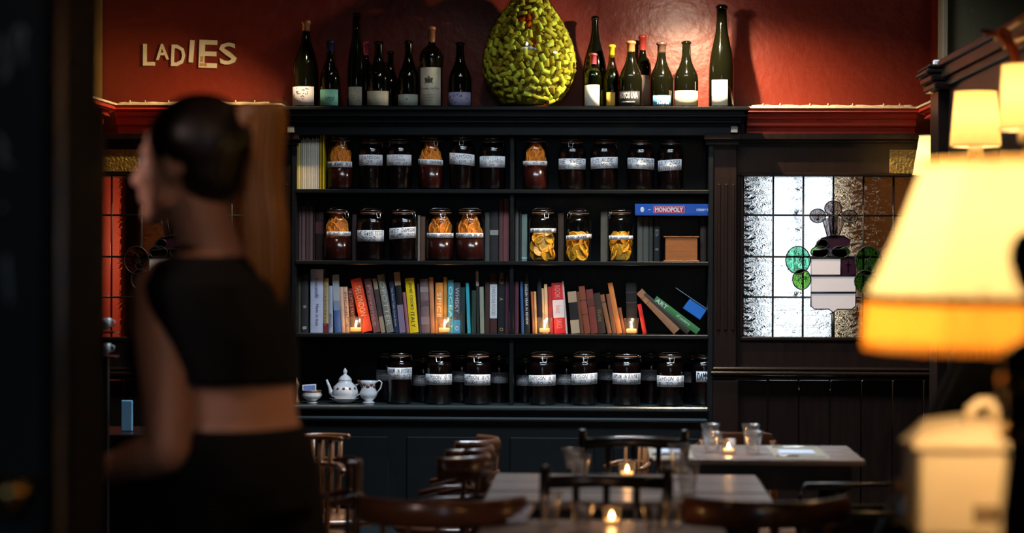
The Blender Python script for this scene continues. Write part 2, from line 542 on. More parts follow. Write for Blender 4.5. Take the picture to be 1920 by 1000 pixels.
# return walls left and right of the red wall
m = MB(); m.bb(XL - .14, XL - .02, 8.7, YW + .08, zw(200, 9.6), ZC); struct(m.build('wall_return', mat('ochre_plaster', (.30, .19, .05), .6, var=.2)))
m = MB(); m.bb(xw(1745, YW, 100), xw(1745, YW, 100) + .1, 9.2, YW + .08, zw(200, 9.6), ZC, 0); struct(m.build('wall_return', REDP))
m = MB(); slab(m, 1778, 2300, -420, 135, 9.1, 9.2); struct(m.build('wall_olive', OLIVE), 'dark olive wall above the right hand partition')
m = MB(); slab(m, 1769, 1779, -420, 135, 9.06, 9.2); struct(m.build('trim_4', mat('tan_edge_trim', (0.22, .15, .08), .6)))

def moulding(name, px0, px1, py0, py1, Yf, Yb):
    """stepped dado moulding between two image columns at the wall"""
    x0, x1 = xw(px0, Yf, 225), xw(px1, Yf, 225)
    cx = (px0 + px1) / 2
    z0, z1 = zw(py1, Yf, cx), zw(py0, Yf, cx)
    h = z1 - z0
    m = MB()
    steps = [(0.0, .30, .10), (.30, .34, .075), (.34, .62, .06), (.62, .66, .03), (.66, .82, .035), (.82, .86, .01), (.86, 1.0, .0)]
    for a, b, d in steps:
        m.bb(x0, x1, Yf + d, Yb, z0 + h * a, z0 + h * b, 0, ch=0.002)
    o = struct(m.build(name, REDM))
    m = MB(); m.bb(x0 - .005, x1 + .005, Yf - .01, Yb, z1, z1 + .009, 0, ch=.002)
    m.build('ledge', CREAM, o)
    return o, z1 + .009, x0, x1
mo1, zl1, lx0, lx1 = moulding('trim_1', 212, 527, 198, 251, 10.12, YW)
mo2, zl2, rx0, rx1 = moulding('trim_2', 1402, 1722, 204, 251, 10.12, YW)
# mitred returns of the moulding along the side walls
def ret_mould(name, X, sgn, y0, y1, z0, z1):
    m = MB(); h = z1 - z0
    for a, b, d in [(0.0, .30, .10), (.30, .34, .075), (.34, .62, .06), (.62, .66, .03), (.66, .82, .035), (.82, .86, .01), (.86, 1.0, .0)]:
        m.bb(X, X + sgn * (.13 - d), y0, y1, z0 + h * a, z0 + h * b)
    o = struct(m.build(name, REDM))
    m = MB(); m.bb(X, X + sgn * .14, y0, y1, z1, z1 + .009); m.build('ledge', CREAM, o)
ret_mould('trim_5', lx0 - .12, 1, 8.9, 10.15, zw(251, 10.12), zl1 - .009)
ret_mould('trim_6', rx1 + .13, -1, 8.75, 10.15, zw(251, 10.12), zl2 - .009)

def cable(x0, x1, y, z, label):
    rnd = random.Random(int(x0 * 100))
    t = thing('lead_wire', label, 'cable', ((x0 + x1) / 2, y, z), group=None)
    n = 60
    pts = []
    for i in range(n + 1):
        u = i / n
        pts.append((x0 + (x1 - x0) * u - (x0 + x1) / 2, rnd.uniform(-.004, .004), .005 + abs(math.sin(u * 21)) * .003))
    MB().tube(pts, .0035, 6).build('cable', CREAM, t)
    pts = [(p[0], p[1] - .016, .004) for p in pts]
    MB().tube(pts, .0025, 6).build('cable', CREAM, t)
    for k in range(7):
        q = x0 + (x1 - x0) * (k + .5 + rnd.uniform(-.3, .3)) / 7 - (x0 + x1) / 2
        m = MB(); m.tube([(q, -.008, .004), (q + .002, -.008, .017)], [.004, .003], 6); m.build('clip', CREAM, t)
    return t
cable(lx0 + .02, lx1 - .06, 10.16, zl1, 'cream cable clipped along the red ledge below the LADIES letters')
cable(rx0 + .02, rx1 - .02, 10.16, zl2, 'cream cable clipped along the red ledge right of the bookcase')

# ------------------------------------------------------------------ panelling with leaded windows
def panelling(side, pxp0, pxp1, wx0, wx1, pxe):
    """pilaster px range, window px range, outer end px"""
    s = 1 if side == 'right' else -1
    Yp = 10.08
    a, b = (pxp0, pxp1)
    # header frieze, stiles, rails
    lo, hi = (pxp1, pxe) if s > 0 else (pxe, pxp0)
    m = MB()
    slab(m, lo, hi, 258, 330, Yp, YW - .02)
    slab(m, lo, wx0, 330, 634, Yp, Yp + .07)
    slab(m, wx1, hi, 330, 634, Yp, Yp + .07)
    slab(m, lo, hi, 634, 690, Yp, Yp + .12)
    o = struct(m.build('wall_panelling', DARKWOOD), 'dark varnished panelling around the %s leaded window' % side)
    m = MB(); slab(m, lo - 4, hi + 4, 250, 262, Yp - .05, YW - .02); slab(m, lo - 2, hi + 2, 262, 268, Yp - .03, Yp + .03); m.build('cornice', DARKWOOD, o)
    for (y0, y1, d) in ((690, 697, .06), (698, 705, .075), (706, 713, .06)):
        m = MB(); slab(m, lo - (50 if s > 0 else 0), hi + (0 if s > 0 else 20), y0, y1, Yp - d, Yp + .05, ch=.006); m.build('sill_moulding', DARKWOOD, o)
    # lower boards
    n = 7
    for k in range(n):
        q0 = lo + (hi - lo) * k / n; q1 = lo + (hi - lo) * (k + 1) / n
        m = MB(); slab(m, q0 + 1, q1 - 1, 714, 1075, Yp + .01, Yp + .04, ch=.004); m.build('board', DARKWOOD, o)
    # pilaster with flutes
    m = MB()
    slab(m, a, b, 345 - 90, 714, Yp - .05, YW - .02)
    slab(m, a - 8, b + 8, 250, 262, Yp - .1, Yp); slab(m, a - 5, b + 5, 262, 272, Yp - .08, Yp)
    slab(m, a - 3, b + 3, 714, 1075, Yp - .06, Yp + .04)
    p = struct(m.build('trim_pilaster', DARKWOOD))
    for k in range(4):
        q = a + (b - a) * (k + .5) / 4
        m = MB(); slab(m, q - 3.3, q + 3.3, 345, 620, Yp - .056, Yp - .048, ch=.003); m.build('flute', DARKWOOD, p)
    # bead round the glass
    m = MB()
    for (q0, q1, y0, y1) in ((wx0 - 6, wx1 + 6, 324, 331), (wx0 - 6, wx1 + 6, 633, 640), (wx0 - 6, wx0 + 1, 331, 633), (wx1 - 1, wx1 + 6, 331, 633)):
        slab(m, q0, q1, y0, y1, Yp - .012, Yp + .03, ch=.004)
    m.build('bead', DARKWOOD, o)
    return o
panelling('right', 1328, 1381, 1393, 1731, 1790)
panelling('left', 513, 553, 153, 491, 120)

RG_CLEAR = ripple_glass('ripple_glass_clear', (0.94, 0.96, 0.97), 9, .55)
RG_MILD = ripple_glass('ripple_glass_mild', (0.90, 0.93, 0.95), 7, .3)
RG_HONEY = ripple_glass('ripple_glass_honey', (0.85, 0.75, 0.6), 14, .35, .06)
RG_MINT = ripple_glass('glass_mint', (0.45, 0.85, 0.66), 30, .5, .1)
RG_LIME = ripple_glass('glass_lime', (0.42, 0.72, 0.28), 30, .5, .1)
RG_GREEN = ripple_glass('glass_forest_green', (0.14, 0.34, 0.07), 30, .5, .1)
RG_SMOKE = ripple_glass('glass_smoke', (0.30, 0.26, 0.27), 20, .4, .08)
RG_FEATHER = ripple_glass('glass_feather', (0.55, 0.50, 0.50), 30, .3, .15)
MILK = mat('milk_glass', (0.80, 0.72, 0.72), 0.35, var=0.06, scale=8)
PURP = mat('dark_purple_glass', (0.03, 0.008, 0.02), 0.15)
RG_PINK = ripple_glass('glass_pink', (0.8, 0.5, 0.5), 30, .4, .1)

def window(name, wx0, wx1, panes_mat, right=True):
    Yg = 10.13
    cols = [wx0 + (wx1 - wx0) * i / 6 for i in range(7)]
    rows = [330, 404, 482, 558, 634]
    x = [xw(c, Yg, 480) for c in cols]; z = [zw(r, Yg, (wx0 + wx1) / 2) for r in rows]
    root = thing(name, '', 'window', (0, 0, 0))
    del root['category']; del root['label']
    root['kind'] = 'structure'
    cache = {}
    for i in range(6):
        for j in range(4):
            mt = panes_mat(i, j)
            if mt not in cache:
                mm = MB(); mm.box((0, 0, 0), (x[1] - x[0], .005, 1), 0); cache[mt] = fixn(mm.mesh('pane', mt))
            o = ob('pane', cache[mt], root, ((x[i] + x[i + 1]) / 2, Yg, (z[j] + z[j + 1]) / 2))
            o.scale = (0.995, 1, (z[j] - z[j + 1]) * .995)
    for i in range(7):
        m = MB(); m.tube([(x[i], Yg - .001, z[0]), (x[i], Yg - .001, z[4])], .0045, 8); m.build('lead_strip', LEAD, root)
    for j in range(5):
        m = MB(); m.tube([(x[0], Yg - .001, z[j]), (x[6], Yg - .001, z[j])], .0045, 8); m.build('lead_strip', LEAD, root)
    # heraldic emblem
    cxp = (wx0 + wx1) / 2
    def pt(dx, py): p = P(cxp + dx, py, Yg - .008); return p.x, p.z
    def piece(nm, poly, mt, y=Yg - .012, th=.006, lead=.003, label=None):
        pts = [pt(a, b) for a, b in poly]
        me = fixn(MB().prism(pts, y, y + th).mesh(nm, mt)); o = ob(nm, me, root)
        MB().tube([(a, y - .001, b) for a, b in pts], lead, 6, closed=True).build('lead_outline', LEAD, o)
        if label: o['label'] = label
        return o
    def circ(dx, py, rx, ry, n=18): return [(dx + rx * math.cos(2 * PI * k / n), py + ry * math.sin(2 * PI * k / n)) for k in range(n)]
    # discs: (dx, y, rx, ry, mat)
    for dx, py, rx, ry, mt, lb in ((-66, 488, 23, 26, RG_MINT, 'pale mint disc'), (-59, 524, 17, 19, RG_LIME, 'lime disc'), (66, 490, 24, 28, RG_GREEN, 'dark green disc'), (60, 528, 20, 21, RG_GREEN, 'dark green disc')):
        o = piece('glass_disc', circ(dx, py, rx, ry), mt if right else RG_SMOKE, label=lb if right else None)
        rnd = random.Random(int(dx * 7 + py))
        m = MB()
        for k in range(9):
            a = rnd.uniform(0, 6.28); r0 = rnd.uniform(.1, .65)
            sx_, sy_ = dx + rx * r0 * math.cos(a), py + ry * r0 * math.sin(a)
            pp = []
            for q in range(7):
                aa = a + q * .55
                p = pt(sx_ + math.cos(aa) * rx * .2, sy_ + math.sin(aa) * ry * .2)
                pp.append((p[0], Yg - .0135, p[1]))
            m.tube(pp, .0011, 4)
        m.build('leaf_tracery', LEAD, o)
    for dx in (-25, 14):
        piece('glass_leaf', circ(dx, 473, 17, 11), RG_LIME if dx < 0 and right else RG_GREEN)
    piece('glass_leaf', circ(-20, 458, 11, 9), RG_PINK)
    # feathers
    for dx, py, rx, ry in ((-29, 405, 15, 13), (0, 391, 16, 14), (31, 406, 15, 12)):
        o = piece('feather_plume', circ(dx, py, rx, ry), RG_FEATHER)
        m = MB()
        for k in range(9):
            a = -PI * (k + .5) / 9
            p0 = pt(dx, py + ry * .7); p1 = pt(dx + rx * .9 * math.cos(a), py + ry * .85 * math.sin(a))
            m.tube([(p0[0], Yg - .0135, p0[1]), (p1[0], Yg - .0135, p1[1])], .0008, 4)
        m.build('feather_lines', LEAD, o)
    piece('feather_stem', [(-20, 412), (-8, 408), (-3, 446), (-10, 446)], RG_FEATHER)
    piece('feather_stem', [(-9, 404), (9, 404), (4, 446), (-4, 446)], RG_SMOKE)
    piece('feather_stem', [(8, 408), (22, 413), (9, 446), (3, 446)], RG_FEATHER)
    piece('crest_cap', [(-34, 462), (-22, 447), (0, 441), (20, 443), (32, 450), (30, 462), (10, 468), (-18, 467)], PURP)
    piece('crest_band', [(-38, 470), (-10, 467), (24, 468), (28, 483), (-38, 483)], RG_SMOKE)
    # shield
    piece('shield_field', [(-42, 484), (14, 484), (14, 516), (-42, 516)], MILK)
    o = piece('shield_canton', [(14, 484), (42, 484), (42, 516), (14, 516)], PURP)
    m = MB()
    c0 = pt(28, 500)
    m.box((c0[0], Yg - .0135, c0[1]), (.0035, .001, .05)); m.box((c0[0], Yg - .0135, c0[1] + .008), (.022, .001, .003)); m.build('small_cross', RG_FEATHER, o)
    piece('shield_field', [(-42, 517), (42, 517), (42, 548), (-42, 548)], MILK)
    piece('shield_field', [(-42, 549), (42, 549), (42, 574), (35, 580), (8, 580), (0, 586), (-8, 580), (-35, 580), (-42, 574)], MILK)
    a, b = pt(0, 586), pt(0, 634)
    MB().tube([(a[0], Yg - .006, a[1]), (b[0], Yg - .006, b[1])], .008, 8).build('lead_strip', LEAD, root)
    return root
RG_FLOW = ripple_glass('ripple_glass_flow', (0.95, 0.93, 0.92), 5, .15)
window('window_1', 1393, 1731, lambda i, j: RG_CLEAR if i == 0 else (RG_CLEAR if i < 3 and j == 3 else (RG_MILD if i < 3 else RG_HONEY)))
window('window_2', 153, 491, lambda i, j: RG_FLOW if i < 2 else RG_HONEY, right=False)

# the room beyond the right window: bright street window, brown wall
SKYW = emit_mat('daylight_pane', (0.86, 0.93, 1.0), 2.2)
def bright(px0, px1, y0, y1, Y, mt, name):
    m = MB(); slab(m, px0, px1, y0, y1, Y, Y + .02, ch=0); return m.build(name, mt)
bw = thing('window_3', '', 'window', (0, 0, 0)); del bw['category']; del bw['label']; bw['kind'] = 'structure'
x0, x1 = xw(1424, 11.6), xw(1566, 11.6); z0, z1 = zw(700, 11.6), zw(290, 11.6)
for i in range(2):
    for j in range(2):
        m = MB(); a = x0 + (x1 - x0) * i / 2; b = z0 + (z1 - z0) * j / 2
        m.bb(a + .012, a + (x1 - x0) / 2 - .012, 11.6, 11.62, b + .01, b + (z1 - z0) / 2 - .01); m.build('pane', SKYW, bw)
m = MB(); m.bb(x0 - .06, x0 + .012, 11.57, 11.64, z0 - .05, z1 + .05); m.bb(x1 - .012, x1 + .06, 11.57, 11.64, z0 - .05, z1 + .05)
m.bb(x0, x1, 11.57, 11.64, z1 - .01, z1 + .05); m.bb(x0, x1, 11.57, 11.64, z0 - .05, z0 + .01)
m.bb((x0 + x1) / 2 - .006, (x0 + x1) / 2 + .006, 11.59, 11.63, z0, z1)
m.build('window_frame', DARKWOOD, bw)
TANW = mat('tan_wall', (0.45, 0.24, 0.10), 0.7, var=0.25, scale=4)
m = MB(); slab(m, 1572, 1900, 200, 800, 11.55, 11.65); struct(m.build('wall_beyond', TANW))
light('POINT', 'beyond_lamp_light', P(1800, 300, 10.9), 4, (1.0, 0.68, 0.36), .06)
# pale curtain hanging beyond
m = MB()
cx0, cx1 = xw(1572, 11.3), xw(1614, 11.3); zt, zb = zw(585, 11.3), zw(720, 11.3)
pts = [(cx0 + (cx1 - cx0) * k / 24, 11.3 + .012 * math.sin(k * 1.3)) for k in range(25)]
vs = [(a, b, z) for z in (zt, zb) for a, b in pts] + [(a, b + .004, z) for z in (zt, zb) for a, b in pts]
F = [(i, i + 1, 26 + i, 25 + i) for i in range(24)] + [(50 + i, 75 + i, 76 + i, 51 + i) for i in range(24)]
m.add(vs, F, 0, True)
t = thing('cafe_curtain', 'pale cafe curtain seen through the lower right of the leaded window', 'curtain', (cx0, 11.3, 0))
m.v = [(a - cx0, b - 11.3, c) for a, b, c in m.v]; m.build('cloth', mat('pale_linen', (0.6, .5, .42), .8), t)
for q in (0, cx1 - cx0): MB().tube([(q, .02, 0), (q, .02, zt + .02)], .008, 8).build('post', DARKWOOD, t)
MB().tube([(0, .0, zt), (cx1 - cx0, .0, zt)], .006, 8).build('rail', DARKWOOD, t)
# plant beyond, green at the foot of the bright panes
def leafy(name, label, loc, r, n, lm, seed):
    t = thing(name, label, 'plant', loc)
    rnd = random.Random(seed)
    st = MB(); lf = MB()
    for k in range(n):
        a = rnd.uniform(0, 2 * PI); e = rnd.uniform(-.3, 1.3)
        d = Vector((math.cos(a) * math.cos(e), math.sin(a) * math.cos(e), math.sin(e)))
        tip = d * r * rnd.uniform(.6, 1)
        st.tube([(0, 0, 0), tip * .5 + Vector((0, 0, .02)), tip], [.003, .002, .001], 5)
        for q in (.5, .75, 1.0):
            c = tip * q
            s = Vector((-d.y, d.x, 0)) * r * .11; u = d * r * .22
            lf.add([c - u * .4, c + s + Vector((0, 0, .004)), c + u, c - s + Vector((0, 0, .004)), c + Vector((0, 0, -.003))], [(0, 1, 4), (1, 2, 4), (2, 3, 4), (3, 0, 4), (0, 3, 2, 1)], 0, True)
    st.build('stem', lm, t); lf.build('leaf', lm, t)['kind'] = 'stuff'
    return t
LEAFM = mat('leaf_green', (0.10, 0.30, 0.03), 0.45, var=0.4)
t = leafy('potted_plant', 'green plant behind the foot of the bright leaded panes', P(1518, 668, 11.35), .11, 22, LEAFM, 4)
MB().lathe([(.04, -.16), (.06, -.02), (.062, 0), (.05, 0), (.045, -.03)], 16).build('pot', DARKWOOD, t)
m = MB(); slab(m, 1480, 1560, 732, 744, 11.2, 11.6); m.bb(xw(1500, 11.4), xw(1540, 11.4), 11.35, 11.45, 0, zw(742, 11.2)); tag(m.build('plant_stand', DARKWOOD), 'dark stand under the green plant beyond the leaded window', 'stand')
# the room beyond the left window: red wall lit by a lamp
REDL = mat('scarlet_wall', (0.55, 0.06, 0.025), 0.6, var=0.15, scale=6)
m = MB(); slab(m, 60, 226, 200, 800, 10.9, 11.0); struct(m.build('wall_scarlet', REDL))
m = MB(); slab(m, 230, 520, 200, 800, 11.1, 11.2); struct(m.build('wall_beyond', mat('umber_wall', (.16, .07, .03), .7)))
light('POINT', 'beyond_lamp_light', P(120, 470, 10.45), 7, (1.0, 0.55, 0.3), .05)
# gilded paper strip in the frieze, lit by the sconces
GILT = mat('gilded_paper', (0.42, 0.28, 0.06), 0.4, 0.6, var=0.6, scale=60, bump=.8, bscale=90)
m = MB(); slab(m, 187, 262, 280, 322, 10.07, 10.09, ch=.001); struct(m.build('trim_gilt', GILT))
m = MB(); slab(m, 1668, 1760, 281, 326, 10.07, 10.09, ch=.001); struct(m.build('trim_gilt', GILT))

# ------------------------------------------------------------------ bookcase
bc = thing('bookcase', 'tall black painted bookcase full of jars and books', 'bookcase', (xw(942, YS), YS, 0))
BO = Vector(bc.location)
def bpart(nm, mb, mt=BLACKP):
    mb.v = [(a - BO.x, b - BO.y, c - BO.z) for a, b, c in mb.v]
    return mb.build(nm, mt, bc)
YB = YS + .29
xa, xb = xw(555, YS), xw(1328, YS)
Z1, Z2, Z3, Z4 = zw(355.5, YS), zw(490, YS), zw(627, YS), zw(761, YS)
ZT = zw(199.5, 9.93)
for zz in (Z1, Z2, Z3):
    m = MB(); m.bb(xa - .002, xb + .002, YS, YB, zz - .018, zz, ch=.003); bpart('shelf', m)
m = MB(); m.bb(xa - .01, xb + .01, YB, YB + .02, 0.1, ZT); bpart('back_panel', m)
for a, b in ((xa - .022, xa), (xb, xb + .022)):
    m = MB(); m.bb(a, b, YS + .012, YB + .02, 0, ZT - .02, ch=.002); bpart('side_panel', m)
xd = xw(959, YS)
for za, zb_ in ((Z1, ZT - .13), (Z2, Z1 - .018), (Z3, Z2 - .018), (Z4, Z3 - .018)):
    m = MB(); m.bb(xd - .009, xd + .009, YS + .02, YB, za, zb_, ch=.002); bpart('divider', m)
# cornice
cxa, cxb = xw(520, 9.93), xw(1405, 9.93)
m = MB(); m.bb(cxa, cxb, 9.93, YW - .005, ZT - .016, ZT, ch=.003); bpart('top_board', m)
m = MB()
for i, (dz0, dz1, dy, dx) in enumerate(((.016, .034, .02, .02), (.034, .044, .012, .012), (.044, .062, .04, .03), (.062, .07, .03, .035), (.07, .125, .062, .05))):
    m.bb(cxa + dx, cxb - dx, 9.93 + dy, YW - .01, ZT - dz1, ZT - dz0, ch=.003)
bpart('cornice', m)
GREYB = mat('worn_grey_paint', (0.10, 0.11, 0.11), 0.5)
for q in (545, 1377):
    m = MB(); slab(m, q - 6.5, q + 6.5, 237, 249, 9.965, 10.0, ch=.002); bpart('corner_block', m, GREYB)
# base ledge, mouldings, cupboard front
EDGE = mat('black_paint_blue_lit', (0.028, 0.04, 0.046), 0.25, var=.15, spec=.6, bump=.05)  # glossier black paint for the ledges, their blue highlight put into the colour
m = MB(); m.bb(xa - .01, xb + .002, 9.955, YB, Z4 - .02, Z4, ch=.006); bpart('base_ledge', m, EDGE)
m = MB(); z9 = zw(783, 9.97)
m.bb(xa - .01, xb, 9.985, YB, z9, Z4 - .02); bpart('frieze', m)
m = MB(); m.bb(xa - .01, xb, 9.962, YB, z9 - .018, z9, ch=.008); bpart('base_moulding', m, EDGE)
zp = zw(979, 9.97)
m = MB(); m.bb(xa - .02, xb + .0, 9.99, YB, zp, z9 - .018); bpart('lower_front', m)
m = MB(); m.bb(xa - .02, xb + .0, 9.955, YB, 0.0, zp, ch=.008); bpart('plinth', m, EDGE)
for k in range(4):
    a = xa + (xb - xa) * k / 4 + .04; b = xa + (xb - xa) * (k + 1) / 4 - .04
    m = MB(); m.bb(a, b, 9.98, 9.992, zp + .06, z9 - .09, ch=.005); bpart('cupboard_panel', m)

# ------------------------------------------------------------------ LADIES letters
LET = mat('aged_cream_letter', (0.92, 0.82, 0.62), 0.6, var=0.2, scale=18)
LETR = mat('rusty_cream_letter', (0.50, 0.30, 0.13), 0.6, var=0.75, scale=14)
for ch, a, b, y0, y1, lb in (('L', 268, 290, 82, 123, 'cream cut out letter L at the start of the wall word'), ('A', 292, 316, 82, 112, 'small cream cut out letter A raised above its neighbours'),
        ('D', 321, 347, 84, 124, 'cream cut out letter D in the middle of the wall word'), ('I', 355, 363, 75, 117, 'narrow cream cut out letter I on the red wall'),
        ('E', 373, 407, 75, 127, 'large cream letter E with rusty brown worn patches'), ('S', 411, 443, 80, 121, 'cream cut out letter S at the end of the wall word')):
    p0, p1 = P(a, y1, YW - .012), P(b, y0, YW - .012)
    vs, fs = text_mb(ch, p1.x - p0.x, p1.z - p0.z, offset=.015, depth=.012)
    m = MB(); m.add(vs, fs)
    me = fixn(m.mesh('wall_letter', LET))
    o = ob('wall_letter', me, None, ((p0.x + p1.x) / 2, YW - .007, (p0.z + p1.z) / 2))
    o.rotation_euler = (0, R({'L': 0, 'A': -2, 'D': 2, 'I': 4, 'E': 2, 'S': -4}[ch]), 0)
    tag(o, lb, 'letter', 'LADIES letters on the red wall')
    if ch == 'E':
        me.materials[0] = LET
        h = p1.z - p0.z
        for pc, pd in (((-.020, -.0065, -h * .40), (.034, .0012, .014)), ((-.028, -.0065, -h * .2), (.016, .0012, .026))):
            mm = MB(); mm.box(pc, pd, 0, ch=.0004); mm.build('rust_patch', LETR, o)

# ------------------------------------------------------------------ wall spots
def wallspot(loc, label, aim):
    t = thing('spotlight', label, 'light', loc + Vector((0, 0, .0)))
    d = Vector(aim).normalized()
    q = d.to_track_quat('Z', 'Y').to_matrix()
    m = MB(); m.lathe([(.012, -.075), (.024, -.07), (.028, -.03), (.030, .0), (.026, .0), (.022, -.03), (.0, -.035)], 20, cap0=True, cap1=False)
    m.v = [tuple(q @ Vector(v)) for v in m.v]; m.build('lamp_head', mat('white_lamp_metal', (.45, .45, .45), .35, .3), t)
    m = MB(); m.ball(tuple(q @ Vector((0, 0, -.02))), (.012, .012, .012), 12); m.build('bulb', emit_mat('bulb_' + label[:4], (1, .9, .75), 14), t)
    m = MB(); m.tube([tuple(q @ Vector((0, 0, -.06))), (0, .04, .1), (0, .1, .22), (0, .1, ZC - loc.z)], .007, 8); m.build('stem', BLACKP, t)
    return t
wallspot(SPOT_A + Vector((.02, -.03, .02)), 'round spotlight above the right hand bottles', (-.05, .7, -.6))
wallspot(SPOT_B + Vector((.0, -.03, .02)), 'white spotlight at the top edge over the left bottles', (-.5, .5, -.75))

# ------------------------------------------------------------------ bottles
def bprof(kind, r, H):
    if kind == 'burgundy':
        return [(r * .86, 0), (r, .012), (r, H * .42), (r * .97, H * .47), (r * .85, H * .54), (r * .62, H * .62), (r * .43, H * .71), (r * .36, H * .80), (r * .34, H * .95)]
    if kind == 'bordeaux':
        return [(r * .9, 0), (r, .012), (r, H * .56), (r * .96, H * .61), (r * .78, H * .67), (r * .45, H * .72), (r * .38, H * .77), (r * .37, H * .95)]
    if kind == 'flute':
        return [(r * .88, 0), (r, .012), (r, H * .36), (r * .96, H * .44), (r * .84, H * .54), (r * .66, H * .64), (r * .50, H * .73), (r * .42, H * .82), (r * .39, H * .96)]
    if kind == 'champagne':
        return [(r * .9, 0), (r, .015), (r, H * .38), (r * .98, H * .45), (r * .88, H * .54), (r * .66, H * .64), (r * .42, H * .74), (r * .30, H * .84), (r * .28, H * .95)]
    if kind == 'bulbous':
        return [(r * .88, 0), (r * .9, .012), (r * .88, H * .46), (r * .93, H * .52), (r, H * .60), (r * .96, H * .66), (r * .72, H * .72), (r * .34, H * .77), (r * .27, H * .82), (r * .27, H * .94)]
BOT = [
 # name-kind, px0, px1, top, Y, kind, label(px0,px1,y0,y1,colour) , capsule colour, label text
 (549, 598, 38, 10.10, 'champagne', (549, 591, 164, 199, (.62, .62, .72)), (.5, .2, .1), 'large dark champagne bottle with a lilac and cream drawing label', BOTTLE, 'art'),
 (600, 637, 76, 10.06, 'burgundy', (601, 635, 169, 199, (.22, .62, .50)), (.02, .03, .12), 'dark bottle with a mint green label', BOTTLE, 'script'),
 (650, 686, 24, 10.10, 'flute', (655, 680, 164, 199, (.62, .58, .46)), None, 'tallest slender bottle left of the demijohn with a framed picture label', BOTTLE, 'art'),
 (672, 700, 78, 10.26, 'bordeaux', None, (.7, .12, .2), 'bottle with a pink capsule hidden behind the tall slender one', BOTTLE, None),
 (688, 732, 77, 10.08, 'burgundy', (689, 730, 172, 199, (.62, .56, .40)), None, 'dark bottle with a curling beige label near the tall slender bottle', BOTTLE, 'lines'),
 (716, 748, 96, 10.27, 'burgundy', None, None, 'shadowed bottle standing behind in the gap left of the green label', BOTTLE, None),
 (746, 786, 76, 10.08, 'burgundy', (747, 784, 178, 199, (.40, .44, .38)), None, 'dark bottle with a grey green label beside the big cream label', BOTTLE, 'crest'),
 (786, 832, 50, 10.06, 'bulbous', (787, 827, 128, 199, (.74, .70, .58)), (.45, .18, .08), 'round shouldered bottle with a tall cream crested label', CLEARG, 'chateau'),
 (841, 884, 79, 10.08, 'burgundy', (841, 883, 174, 199, (.34, .32, .50)), None, 'dark bottle with a lilac leaf pattern label left of the demijohn', BOTTLE, 'art'),
 (1093, 1138, 30, 10.22, 'champagne', (1128, 1134, 170, 199, (.5, .4, .1)), None, 'tall dark bottle behind the pink capped one', BOTTLE, None),
 (1096, 1128, 100, 10.03, 'bordeaux', (1096, 1124, 160, 199, (.80, .80, .74)), (.55, .08, .10), 'small pale glass bottle with a pink capsule and plain white label', CLEARG, None),
 (1131, 1163, 84, 10.13, 'burgundy', (1137, 1153, 174, 199, (.85, .50, .08)), (.80, .60, .03), 'bottle dipped in yellow wax with an orange label', CLEARG, None),
 (1161, 1204, 77, 10.07, 'burgundy', (1161, 1199, 172, 200, (.012, .012, .014)), (.55, .22, .08), 'bottle with an orange capsule and black label in white capitals', BOTTLE, 'uva'),
 (1188, 1221, 66, 10.27, 'bordeaux', (1201, 1217, 142, 199, (.50, .42, .34)), (.42, .05, .04), 'dark bottle with a red capsule and beige label standing at the back', BOTTLE, None),
 (1218, 1262, 79, 10.08, 'burgundy', (1224, 1257, 180, 199, (.10, .32, .55)), (.09, .05, .04), 'dark bottle with a blue label', BOTTLE, 'blue'),
 (1264, 1309, 77, 10.08, 'burgundy', (1265, 1308, 171, 199, (.62, .54, .38)), None, 'dark bottle with a wide beige label under the round spotlight', BOTTLE, 'lines'),
 (1329, 1376, 9, 10.10, 'flute', (1334, 1363, 151, 199, (.85, .86, .82)), None, 'tallest dark bottle at the right end with a blank white label', BOTTLE, None),
]
